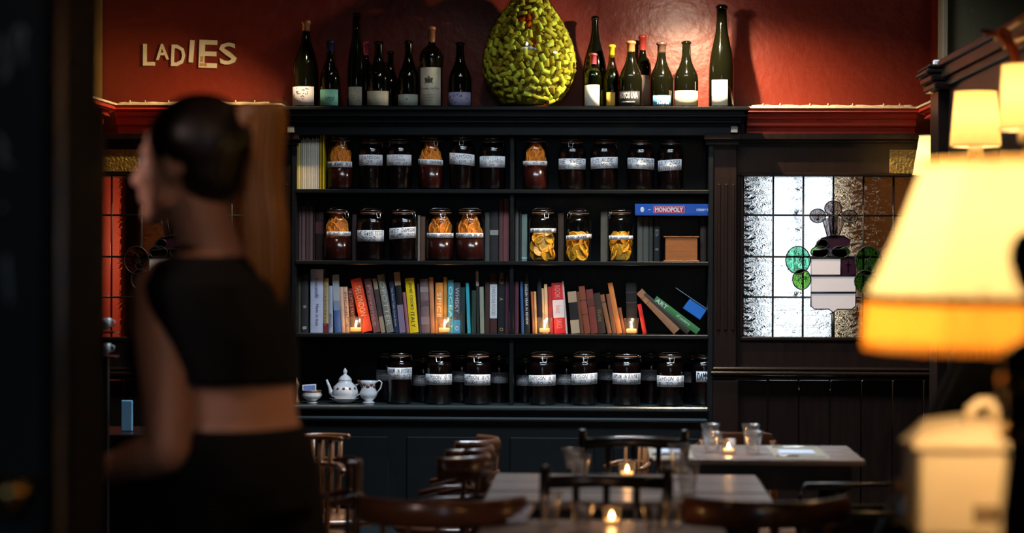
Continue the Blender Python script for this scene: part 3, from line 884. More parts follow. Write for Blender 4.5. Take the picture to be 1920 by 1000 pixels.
# small empties sit in the shadowed places
for i, (a, b, top, Y, kind, lab, cap, text, glass, art) in enumerate(BOT):
    p = P((a + b) / 2, 198, Y)
    r = (b - a) / 4200 * Y / 2
    H = P((a + b) / 2, top, Y).z - ZT
    t = thing('wine_bottle', text, 'bottle', (p.x, Y, ZT), 0, 'bottles on top of the bookcase')
    pr = bprof(kind, r, H)
    nr = pr[-1][0]
    m = MB(); m.lathe(pr + [(nr, H * .955), (nr * 1.22, H * .96), (nr * 1.22, H * .985), (nr, H * .99), (nr * .8, H), (nr * .75, H * .95)], 28, cap1=False)
    m.build('glass', glass, t)
    if glass is CLEARG:
        pr2 = [(q * .93, z + .003) for q, z in pr[:6]]
        m = MB(); m.lathe(pr2, 24); m.build('wine', mat('dark_wine', (.014, .016, .006), .2), t)
    if cap:
        cm = mat('capsule_%d' % i, cap, .35, .3, var=.15)
        m = MB(); m.lathe([(nr * 1.04, H * .80), (nr * 1.06, H * .955), (nr * 1.3, H * .958), (nr * 1.3, H * .99), (nr * .9, H + .001), (0, H + .001)], 20, cap0=False); m.build('capsule', cm, t)
    if lab:
        l0, l1, y0, y1, c = lab
        rr = r * (1.012 if kind != 'bulbous' else .925)
        lc = ((l0 + l1) - (a + b)) / 2 / 4200 * Y
        hw = (l1 - l0) / 2 / 4200 * Y
        cl = lambda q: max(-.98, min(.98, q / rr))
        t0, t1 = math.asin(cl(lc - hw)), math.asin(cl(lc + hw))
        ww = (t1 - t0) * rr; th0 = (t0 + t1) / 2
        hh = (y1 - y0) / 4200 * Y
        zc = zw((y0 + y1) / 2, Y) - ZT
        vs, fs = label_strip(rr, ww, hh)
        m = MB(); m.add(wrap(vs, rr, zc, 0, th0), fs, 0, True)
        lo = m.build('label_paper', mat('bottle_label_%d' % i, c, .65, var=.06), t)
        if art:
            m = MB(); rnd = random.Random(i)
            R1 = rr + .001
            if art == 'script':
                vs, fs = handwriting(['LIANDELO'], ww * .55, hh * .35, 3, .4)
                m.add(wrap([(x, y, z - hh * .1) for x, y, z in vs], R1, zc, 0, th0), fs)
                im = mat('teal_ink', (.05, .2, .18), .6)
            elif art == 'uva':
                vs, fs = text_mb('HOYOS UVA', ww * .8, hh * .42, offset=.03); m.add(wrap([(x, 0, z + hh * .22) for x, y, z in vs], R1, zc, 0, th0), fs)
                vs, fs = text_mb('DENOMINACION', ww * .55, hh * .08); m.add(wrap([(x, 0, z - hh * .22) for x, y, z in vs], R1, zc, 0, th0), fs)
                im = PAPER
            elif art == 'blue':
                vs, fs = handwriting(['LBE', ' TERRA'], ww * .8, hh * .8, 5, .2, .12); m.add(wrap(vs, R1, zc, 0, th0), fs); im = PAPER
            elif art == 'chateau':
                vs, fs = text_mb('Chateau le Puy', ww * .85, hh * .07); m.add(wrap([(x, 0, z - hh * .06) for x, y, z in vs], R1, zc, 0, th0), fs)
                for k in range(3):
                    vs, fs = text_mb('Saint Emilion', ww * (.5 - .1 * k), hh * .03); m.add(wrap([(x, 0, z - hh * (.22 + k * .07)) for x, y, z in vs], R1, zc, 0, th0), fs)
                # a small crest: two supporters, shield and crown
                for sx, sz, w_, h_ in ((-.1, .16, .07, .13), (.1, .16, .07, .13), (0, .15, .10, .12), (0, .24, .08, .04), (0, .085, .3, .02), (-.13, .20, .05, .05), (.13, .20, .05, .05), (0, .29, .02, .04)):
                    q = [(-w_ / 2, -h_ / 2), (w_ / 2, -h_ / 2), (w_ * .6, 0), (w_ / 2, h_ / 2), (-w_ / 2, h_ / 2), (-w_ * .6, 0)]
                    m.add(wrap([((x + sx) * ww, 0, (z + sz) * hh) for x, z in q], R1, zc, 0, th0), [(0, 1, 2, 3, 4, 5)])
                im = mat('sepia_ink', (.10, .08, .06), .6)
            elif art == 'lines':
                for k in range(3):
                    wv = ww * (.6 - k * .1)
                    m.add(wrap([(-wv / 2, 0, hh * (.1 - .18 * k)), (wv / 2, 0, hh * (.1 - .18 * k)), (wv / 2, 0, hh * (.1 - .18 * k) + .0008), (-wv / 2, 0, hh * (.1 - .18 * k) + .0008)], R1, zc, 0, th0), [(0, 1, 2, 3)])
                im = mat('sepia_ink', (.10, .08, .06), .6)
            elif art == 'crest':
                m.add(wrap([(0, 0, -.004), (.004, 0, .004), (.0, 0, .007), (-.004, 0, .004)], R1, zc, 0, th0), [(0, 1, 2, 3)]); im = mat('sepia_ink', (.10, .08, .06), .6)
            else:
                for k in range(26):
                    x, z = rnd.uniform(-.34, .34) * ww, rnd.uniform(-.38, .38) * hh
                    l = rnd.uniform(.04, .14) * ww; a_ = rnd.uniform(0, 3.1)
                    dx, dz = math.cos(a_) * l, math.sin(a_) * l * .6
                    m.add(wrap([(x, 0, z), (x + dx * .5 - dz * .25, 0, z + dz * .5 + dx * .2), (x + dx, 0, z + dz), (x + dx * .5 + dz * .15, 0, z + dz * .5 - dx * .12)], R1, zc, 0, th0), [(0, 1, 2, 3)])
                im = mat('label_art_ink_%d' % i, (.10, .10, .13) if i else (.16, .14, .28), .6)
            m.build('label_print', im, lo)

# ------------------------------------------------------------------ demijohn with corks
DX, DY = P(992, 190, 10.12).x, 10.125
SD = 10.125 / 4200
dprof = [(34, 199), (46, 197), (58, 186), (70, 172), (81, 152), (88, 132), (90, 115), (88, 96), (82, 74), (74, 54), (64, 35), (53, 18), (43, 4), (34, -12), (22, -30), (17, -45), (16, -70), (20, -72), (20, -78), (15, -78)]
dpr = [(a * SD, (199 - b) * SD) for a, b in dprof]
dj = thing('demijohn', 'big green glass demijohn filled with wine corks', 'demijohn', (DX, DY, ZT))
MB().lathe(dpr, 48, cap0=True, cap1=False).build('glass', GREENG, dj)
def rad(z):
    for (r0, z0), (r1, z1) in zip(dpr[:-1], dpr[1:]):
        if z0 <= z <= z1: return r0 + (r1 - r0) * (z - z0) / max(z1 - z0, 1e-6)
    return dpr[0][0]
CORKM = [mat('cork_%d' % i, c, .75, var=.25, scale=60) for i, c in enumerate(((.66, .52, .34), (.80, .68, .48), (.46, .32, .18), (.86, .78, .62)))]
CORKR = mat('red_stained_cork', (.55, .05, .03), .6, var=.3)
def cork_mesh(mt):
    m = MB(); m.lathe([(.0100, -.0175), (.0108, -.0165), (.0108, .0165), (.0100, .0175)], 12); return m.mesh('wine_cork', mt)
CM = [cork_mesh(c) for c in CORKM]
CRED = cork_mesh(CORKR)
rnd = random.Random(11)
placed = []
ztop = dpr[-6][1] - .05
tries = 0
while len(placed) < 620 and tries < 60000:
    tries += 1
    z = rnd.uniform(.02, ztop)
    if rnd.random() > rad(z) / .22: continue
    layer = 0 if rnd.random() < .75 else 1
    rad_on = rnd.random() < .2
    slope = (rad(z + .006) - rad(z - .006 if z > .012 else z)) / .012
    nl_ = math.hypot(1, slope); off = (.0245 if rad_on else .0150) + .024 * layer
    rr = rad(z) - off / nl_; z2 = z + slope / nl_ * off
    if rr < .02 or z2 < .016: continue
    a = rnd.uniform(0, 2 * PI)
    p = Vector((rr * math.cos(a), rr * math.sin(a), z2))
    md = .0290 if len(placed) < 470 else .0255
    if any((p - q[0]).length < md for q in placed): continue
    placed.append((p, a, Vector((math.cos(a), math.sin(a), -slope)).normalized(), rad_on))
placed.sort(key=lambda q: q[0].y)
MBst = MB()
reds = []
for i, (p, a, layer, rad_on) in enumerate(placed):
    nrm = layer
    tan = nrm.cross(Vector((0, 0, 1))).normalized()
    ph = rnd.uniform(0, PI)
    ax = (tan * math.cos(ph) + nrm.cross(tan) * math.sin(ph) + nrm * (5 if rad_on else rnd.choice((0, 0, .12, -.12)))).normalized()
    if i < 300:
        px = 992 + p.x / SD; py = 199 - p.z / SD
        red = (abs(px - 985) < 13 and abs(py - 40) < 8) or (abs(px - 1004) < 9 and abs(py - 86) < 5)
        ci = rnd.randrange(4); o = ob('wine_cork', CRED if red else CM[ci], None, Vector((DX, DY, ZT)) + p)
        o.rotation_euler = ax.to_track_quat('Z', 'Y').to_euler()
        if red: tag(o, 'red stained cork among the pale corks in the demijohn', 'cork', 'red corks in the demijohn')
        else:
            cn = ('honey coloured', 'pale buff', 'darker brown', 'cream white')[ci]
            tag(o, cn + ' wine cork packed inside the green demijohn', 'cork', cn + ' corks in the demijohn')
    else:
        q = ax.to_track_quat('Z', 'Y').to_matrix()
        mm = MB(); mm.lathe([(.0112, -.02), (.0112, .02)], 7)
        MBst.add([tuple(q @ Vector(v) + p) for v in mm.v], mm.f)
# heart of the pile
mm = MB(); mm.lathe([(max(.01, rad(.02 + k * .02) - .062), .02 + k * .02) for k in range(21)], 20, mi=0); MBst.add(mm.v, mm.f)
o = MBst.build('cork_pile', CORKM[2], None, (DX, DY, ZT)); tag(o, 'mass of corks at the back and heart of the demijohn', 'corks', kind='stuff')

# ------------------------------------------------------------------ jars
def jar_meshes():
    r, h = .06, .236
    prof = [(r * .86, 0), (r * .97, .004), (r, .014), (r, h * .70), (r * .97, h * .755), (r * .86, h * .81), (r * .72, h * .845), (r * .68, h * .87), (r * .70, h * .885)]
    g = MB(); g.lathe(prof, 32, cap1=False)
    G = g.mesh('glass', JARG)
    l = MB(); l.lathe([(r * .74, h * .89), (r * .78, h * .90), (r * .78, h * .925), (r * .70, h * .935), (r * .45, h * .945), (r * .30, h * .965), (r * .27, h), (0, h)], 28)
    L = l.mesh('lid', JARG)
    s = MB(); s.lathe([(r * .74, h * .878), (r * .80, h * .88), (r * .80, h * .892), (r * .74, h * .895)], 28)
    S = s.mesh('rubber_seal', mat('rubber_seal', (.35, .16, .08), .6))
    w_ = MB()
    ring = lambda rr, z, n=24: [(rr * math.cos(2 * PI * k / n), rr * math.sin(2 * PI * k / n), z) for k in range(n)]
    w_.tube(ring(r * .74, h * .862), .0013, 6, closed=True)
    w_.tube(ring(r * .82, h * .93), .0013, 6, closed=True)
    x = .010
    y = -r * .86
    w_.tube([(-x, y + .006, h * .93), (-x, y - .004, h * .86), (-x * .8, y - .008, h * .79), (x * .8, y - .008, h * .79), (x, y - .004, h * .86), (x, y + .006, h * .93)], .0015, 6)
    w_.tube([(-x * .7, y + .003, h * .865), (-x * .7, y - .009, h * .90), (x * .7, y - .009, h * .90), (x * .7, y + .003, h * .865)], .0013, 6)
    w_.tube([(-r * .82, 0, h * .93), (-r * .5, .0, h * .97), (r * .5, .0, h * .97), (r * .82, 0, h * .93)], .0012, 6)
    W = w_.mesh('wire_clasp', METAL)
    return r, h, G, L, S, W
JR, JH, JG, JL, JS, JW = jar_meshes()
def content(z0, z1, mt, key):
    k = 'c_' + key
    if k in MATS: return MATS[k]
    r = JR * .955
    pr = [(r * .9, z0), (r, z0 + .006)]
    if z1 > JH * .72: pr += [(r, JH * .69), (r * .95, JH * .75), (r * .84, min(z1, JH * .80))]
    else: pr += [(r, z1)]
    m = MB(); m.lathe(pr, 28)
    MATS[k] = m.mesh('spirit', mt); return MATS[k]
def slice_mesh(peel, flesh):
    m = MB()
    n = 18; R0 = .026
    m.tube([(R0 * math.cos(2 * PI * k / n), R0 * math.sin(2 * PI * k / n), 0) for k in range(n)], .0033, 6, closed=True, mi=0)
    m.lathe([(0, -.0016), (R0 * .3, -.0026), (R0, -.002)], n, mi=1, cap0=False, cap1=False)
    m.lathe([(0, .0016), (R0 * .3, .0026), (R0, .002)], n, mi=1, cap0=False, cap1=False)
    for k in range(9):
        a = 2 * PI * k / 9
        for s in (-1, 1): m.tube([(.003 * math.cos(a), .003 * math.sin(a), .0022 * s), (R0 * .93 * math.cos(a), R0 * .93 * math.sin(a), .0024 * s)], .0007, 4, mi=2)
    return m.mesh('orange_slice', [peel, flesh, mat('orange_pith_' + flesh.name, (.9, .40, .14) if flesh is FLESH else (.75, .5, .12), .5)])
SLO = slice_mesh(PEEL, FLESH)
SLY = slice_mesh(PEELY, FLESHY)

def jar(px0, px1, top, bot_z, kind, lines, lab, text, Y=10.085, tilt=0.0, clasp=0.0, group='preserving jars on the bookcase', simple=False):
    """lab: (px0, px1, y0, y1)"""
    cx = (px0 + px1) / 2
    p = P(cx, 400, Y)
    sxy = (px1 - px0) / 4200 * Y / 2 / JR
    sz = (P(cx, top, Y).z - bot_z) / JH
    t = thing('preserving_jar', text, 'jar', (p.x, Y, bot_z), 0, group)
    t.scale = (sxy, sxy, sz)
    c = ob('jar_body', JG, t)
    ob('lid', JL, t); ob('rubber_seal', JS, t)
    wc = ob('wire_clasp', JW, t); wc.rotation_euler = (0, 0, clasp)
    seed = int(px0)
    rn = random.Random(seed)
    if kind == 'damson':
        ob('spirit', content(.005, JH * .78, LIQD, 'd'), t)
    elif kind == 'orange':
        ob('spirit', content(.005, JH * .42, LIQR, 'r'), t)
        for lay in range(5):
            for k in range(6 if lay < 4 else 4):
                a = 2 * PI * k / (6 if lay < 4 else 4) + lay * .5 + rn.uniform(-.2, .2)
                rr = (.039, .040, .039, .030, .018)[lay]
                o = ob('orange_slice', SLO, t, (rr * math.cos(a), rr * math.sin(a), JH * .44 + .0175 * lay + rn.uniform(-.003, .003)))
                o.rotation_euler = (rn.uniform(1.35, 1.8), rn.uniform(-.2, .2), a + PI / 2 + rn.uniform(-.28, .28))
        o = ob('spirit', content(JH * .43, JH * .74, mat('orange_liquor', (.35, .07, .012), .25, var=.4, scale=30), 'ro'), t)
        o.scale = (.62, .62, 1)
    elif kind == 'amber':
        o = ob('spirit', content(.005, JH * .50, LIQY, 'y'), t); o.scale = (.72, .72, 1)
        for lay in range(5):
            for k in range(5):
                a = 2 * PI * k / 5 + lay * .7 + rn.uniform(-.3, .3)
                o = ob('orange_slice', SLY, t, (.037 * math.cos(a), .037 * math.sin(a), .03 + .018 * lay))
                o.rotation_euler = (rn.uniform(1.2, 1.9), rn.uniform(-.3, .3), a + PI / 2 + rn.uniform(-.4, .4))
    l0, l1, y0, y1 = lab
    rr = JR * 1.012
    lc = ((l0 + l1) / 2 - cx) / 4200 * Y / sxy
    hw = (l1 - l0) / 2 / 4200 * Y / sxy
    cl = lambda q: max(-.975, min(.975, q / rr))
    t0, t1 = math.asin(cl(lc - hw)), math.asin(cl(lc + hw))
    ww = (t1 - t0) * rr; th0 = (t0 + t1) / 2
    hh = (y1 - y0) / 4200 * Y / sz
    zc = (zw((y0 + y1) / 2, Y - .05, cx) - bot_z) / sz
    vs, fs = label_strip(rr, ww, hh)
    m = MB(); m.add(wrap(vs, rr, zc, tilt, th0), fs, 0, True)
    lo = m.build('label_paper', PAPER, t)
    if lines:
        nl = len(lines)
        vs, fs = handwriting(lines, ww * .86, hh * (.92 if nl > 1 else .8), seed, .18, .075 if nl > 1 else .10)
        m = MB(); m.add(wrap(vs, rr + .0008, zc, tilt, th0), fs)
        m.build('handwriting', INK, lo)
    return t

J1 = [
 (614, 662, 252, 'orange', ['BLOOD ORANGE 20 2'], (614, 661, 303, 313.5), 'leftmost top shelf jar of orange slices, beside the magazines', -.0, .3),
 (673, 718, 256, 'damson', ['DAMSON', '15 09 23'], (673.6, 718, 290, 310), 'dark jar labelled DAMSON just right of the leftmost orange slice jar', 0, 1.5),
 (725, 772, 255, 'damson', ['DUSTY', 'DAMSON', '15 09 23'], (725, 772, 290, 310), 'dark jar labelled DUSTY DAMSON on the top shelf', 0, -1.0),
 (784, 831, 253, 'orange', ['BLOOD ORANGE'], (784, 831, 299, 309), 'jar of orange slices between two dark jars on the top shelf', -.03, .5),
 (842, 890, 251, 'damson', ['DAMSON', '15.09.23'], (843, 890, 288, 309), 'dark jar with a sloping DAMSON label and a bright clasp', -.06, 0),
 (899, 948, 254, 'damson', ['STRICTLY', 'GIN DAMSON', '15 09 23'], (899, 947, 293, 314), 'dark jar labelled STRICTLY GIN DAMSON left of the divider', 0, 1.2),
 (980, 1027, 254, 'orange', ['OO. 05 09'], (980, 1026, 302, 310), 'jar of orange slices right of the divider on the top shelf', 0, 1.9),
 (1047, 1098, 256, 'damson', ['THE SWEET', 'ONE! 2022'], (1047, 1098, 297.5, 317.5), 'dark jar labelled THE SWEET ONE', 0, -.1),
 (1107, 1158, 256, 'damson', ['J-CLAUDE I', 'DAMSON'], (1107, 1158, 295, 316), 'dark jar with bold J-CLAUDE DAMSON lettering', .03, 1.3),
 (1176, 1227, 258, 'damson', ['MISTY DAMSON', '15 9 2023'], (1176, 1226, 296.5, 317), 'dark jar labelled MISTY DAMSON', -.03, 2.6),
 (1233, 1281, 258, 'damson', ['JULY 2023', 'SINGING'], (1233, 1277, 300, 320), 'rightmost top shelf jar labelled JULY 2023', .05, 2.2),
]
for a, b, top, kind, ln, lab, tx, tilt, cl in J1:
    jar(a, b, top, Z1, kind, ln, lab, tx, tilt=tilt, clasp=cl)
J2 = [
 (607, 659, 387, 'orange', ['BLOOD ORAN'], (615, 659, 434.5, 443), 'leftmost second shelf jar packed with orange slices', 0, .9),
 (670, 722, 388, 'damson', ['THE SWEETEST', '2022'], (670, 721, 432, 453), 'dark second shelf jar labelled THE SWEETEST 2022', 0, .7),
 (730, 782, 388, 'damson', ['SWEET DAMSON', 'DREAMS 2022'], (731, 781, 427, 447.5), 'dark jar labelled SWEET DAMSON DREAMS', .06, 1.1),
 (800, 852, 388, 'orange', ['BLOOD ORANGE'], (801, 851, 437, 446), 'orange slice jar, left one of the touching pair on the second shelf', 0, .25),
 (855, 908, 388, 'orange', ['MACERATION 05.09'], (855, 907, 437, 446), 'orange slice jar, right one of the touching pair on the second shelf', 0, 0),
 (992, 1044, 388, 'amber', ['BLOOD ORANGE 20'], (995, 1043, 428.5, 436.5), 'amber jar with whole oranges right of the divider', 0, .3),
 (1059, 1110, 389, 'amber', ['BLOOD ORANGE 23'], (1062, 1110, 440.5, 449), 'amber jar with a crooked label, middle one of the three amber jars', .06, -.8),
 (1140, 1188, 388, 'amber', ['BLOOD ORANGE 20'], (1142, 1187, 442, 450), 'amber jar next to the blue board game box', 0, -1.2),
]
for a, b, top, kind, ln, lab, tx, tilt, cl in J2:
    jar(a, b, top, Z2, kind, ln, lab, tx, tilt=tilt, clasp=cl)
J4 = [
 (728, 774, 656, ['DAMSON IN DISTRESS', '21 09 2/3'], (728, 774, 690, 712), 'dark bottom shelf jar nearest the white milk jug', 0, 1.8, 10.08),
 (799, 850, 656, ['DAMSON GIN', '& 30.23'], (799.5, 849, 702, 722), 'bottom shelf DAMSON GIN jar, second in front counting from the milk jug', 0, 0, 10.07),
 (872, 923, 657, ['DAMSON GIN', '& 30.23'], (872.5, 921, 702.5, 723), 'bottom shelf DAMSON GIN jar nearest left of the divider', 0, -.1, 10.07),
 (992, 1044, 657, ['DAMSON GIN', '& 30.23'], (993, 1043, 704, 724), 'bottom shelf DAMSON GIN jar nearest right of the divider', .02, .2, 10.07),
 (1072, 1122, 657, ['DAMSON GIN', '& 30.23'], (1073, 1121, 701, 721.5), 'bottom shelf DAMSON GIN jar with a slightly rising label', .04, .1, 10.07),
 (1149, 1203, 657, ['DAMSON IN DISTRESS', '21 09 2023'], (1150, 1202, 700.5, 721), 'bottom shelf jar with a two line dated label right of centre', 0, 1.6, 10.07),
 (1232, 1284, 658, ['DAMSON GIN', '& 30.23'], (1233, 1283, 705, 726), 'rightmost fully visible DAMSON GIN jar on the bottom shelf', 0, .1, 10.07),
 (1297, 1345, 658, ['DAMSON'], (1306, 1340, 697, 717), 'bottom shelf jar half hidden by the right pilaster', 0, 1.0, 10.12),
]
for a, b, top, ln, lab, tx, tilt, cl, Y in J4:
    jar(a, b, top, Z4, 'damson', ln, lab, tx, tilt=tilt, clasp=cl, Y=Y)
JB = [(706, 748, 694, 'between the milk jug and the first front jar', 705), (775, 815, 704, 'left of the second front jar', 776), (846, 888, 697, 'between the two left DAMSON GIN jars', 848), (918, 955, 699, 'against the left face of the divider', 918),
      (968, 1006, 704, 'against the right face of the divider', 976), (1042, 1084, 702, 'left of the rising label jar', 1050), (1122, 1164, 693, 'left of the two line dated jar', 1130), (1202, 1242, 694, 'left of the rightmost full jar', 1209), (1283, 1318, 698, 'behind the gap by the right pilaster', 1286)]
for a, b, y, tx, _ in JB:
    jar(a, b, y - 38, Z4, 'damson', ['DAMSON', '2021'], (a + 1, b - 1, y, y + 20), 'back row bottom shelf jar ' + tx, Y=10.215, clasp=1.2)

# ------------------------------------------------------------------ books
def book(x0, x1, top, zb, lean, colr, text, Y=10.075, depth=.17, title=None, tcol=None, bands=None, rough=.5, group='books on the third shelf', ang=None, length=None, tsize=.55, name='book'):
    """x0..x1 base px, lean = px the top shifts sideways"""
    Yc = Y
    wpx = x1 - x0
    h = (zw(top, Yc, (x0 + x1) / 2) - zb) if length is None else length
    dx = lean / 4200 * Yc
    th = math.atan2(dx, h) if ang is None else ang
    L = math.hypot(h, dx) if length is None else length
    wd = wpx / 4200 * Yc * math.cos(th)
    L -= abs(math.sin(th)) * wd
    # rotate about the lower corner that carries it
    if th < 0: pivot = P(x0, 500, Yc).x; ox = wd / 2
    else: pivot = P(x1, 500, Yc).x; ox = -wd / 2
    t = thing(name, text, 'book', (pivot, Yc, zb), 0, group)
    t.rotation_euler = (0, th, 0)
    # cover with rounded spine
    m = MB()
    b = min(.003, wd * .2)
    k = 5
    out = []
    for i in range(k + 1):
        u = -1 + 2 * i / k
        out.append((ox + u * wd / 2, .0025 * (u * u)))
    prof = out + [(ox + wd / 2, depth), (ox + wd / 2 - b, depth)] + [(ox + wd / 2 - b, .006), (ox - wd / 2 + b, .006)] + [(ox - wd / 2 + b, depth), (ox - wd / 2, depth)]
    n = len(prof)
    vs = [(x, y, 0) for x, y in prof] + [(x, y, L) for x, y in prof]
    F = [(i, (i + 1) % n, n + (i + 1) % n, n + i) for i in range(n)]
    F += [(5, 6, 7, 8), (0, 9, 10, 11), (0, 1, 2, 3, 4, 5, 8, 9)]
    F += [tuple(n + q for q in f) for f in F[-3:]]
    m.add(vs, F)
    mt = mat('cover_%s_%s' % (str(colr), rough), colr, rough, var=.22, scale=18, spec=.4)
    fixn(m.mesh('cover', mt))
    me = m.mesh('cover', mt); fixn(me); ob('cover', me, t)
    m = MB(); m.bb(ox - wd / 2 + b, ox + wd / 2 - b, .006, depth - .004, .003, L - .004); m.build('pages', PAGES, t)
    if bands:
        for (f0, f1, c) in bands:
            m = MB(); m.bb(ox - wd / 2 - .0003, ox + wd / 2 + .0003, -.0006, .012, L * f0, L * f1, ch=.0003)
            m.build('spine_band', mat('band_%s' % str(c), c, .5, var=.08), t)
    if title:
        for (s, f0, f1) in (title if isinstance(title, list) else [(title, .12, .88)]):
            vs, fs = text_mb(s, L * (f1 - f0), wd * tsize)
            zc = L * (f0 + f1) / 2
            # reads top to bottom: x -> -z
            vs2 = [(ox + z, -.0011, zc - x) for x, y, z in vs]
            m = MB(); m.add(vs2, fs)
            m.build('title', mat('title_%s' % str(tcol), tcol or (.8, .8, .8), .5, var=.05), t)
    return t

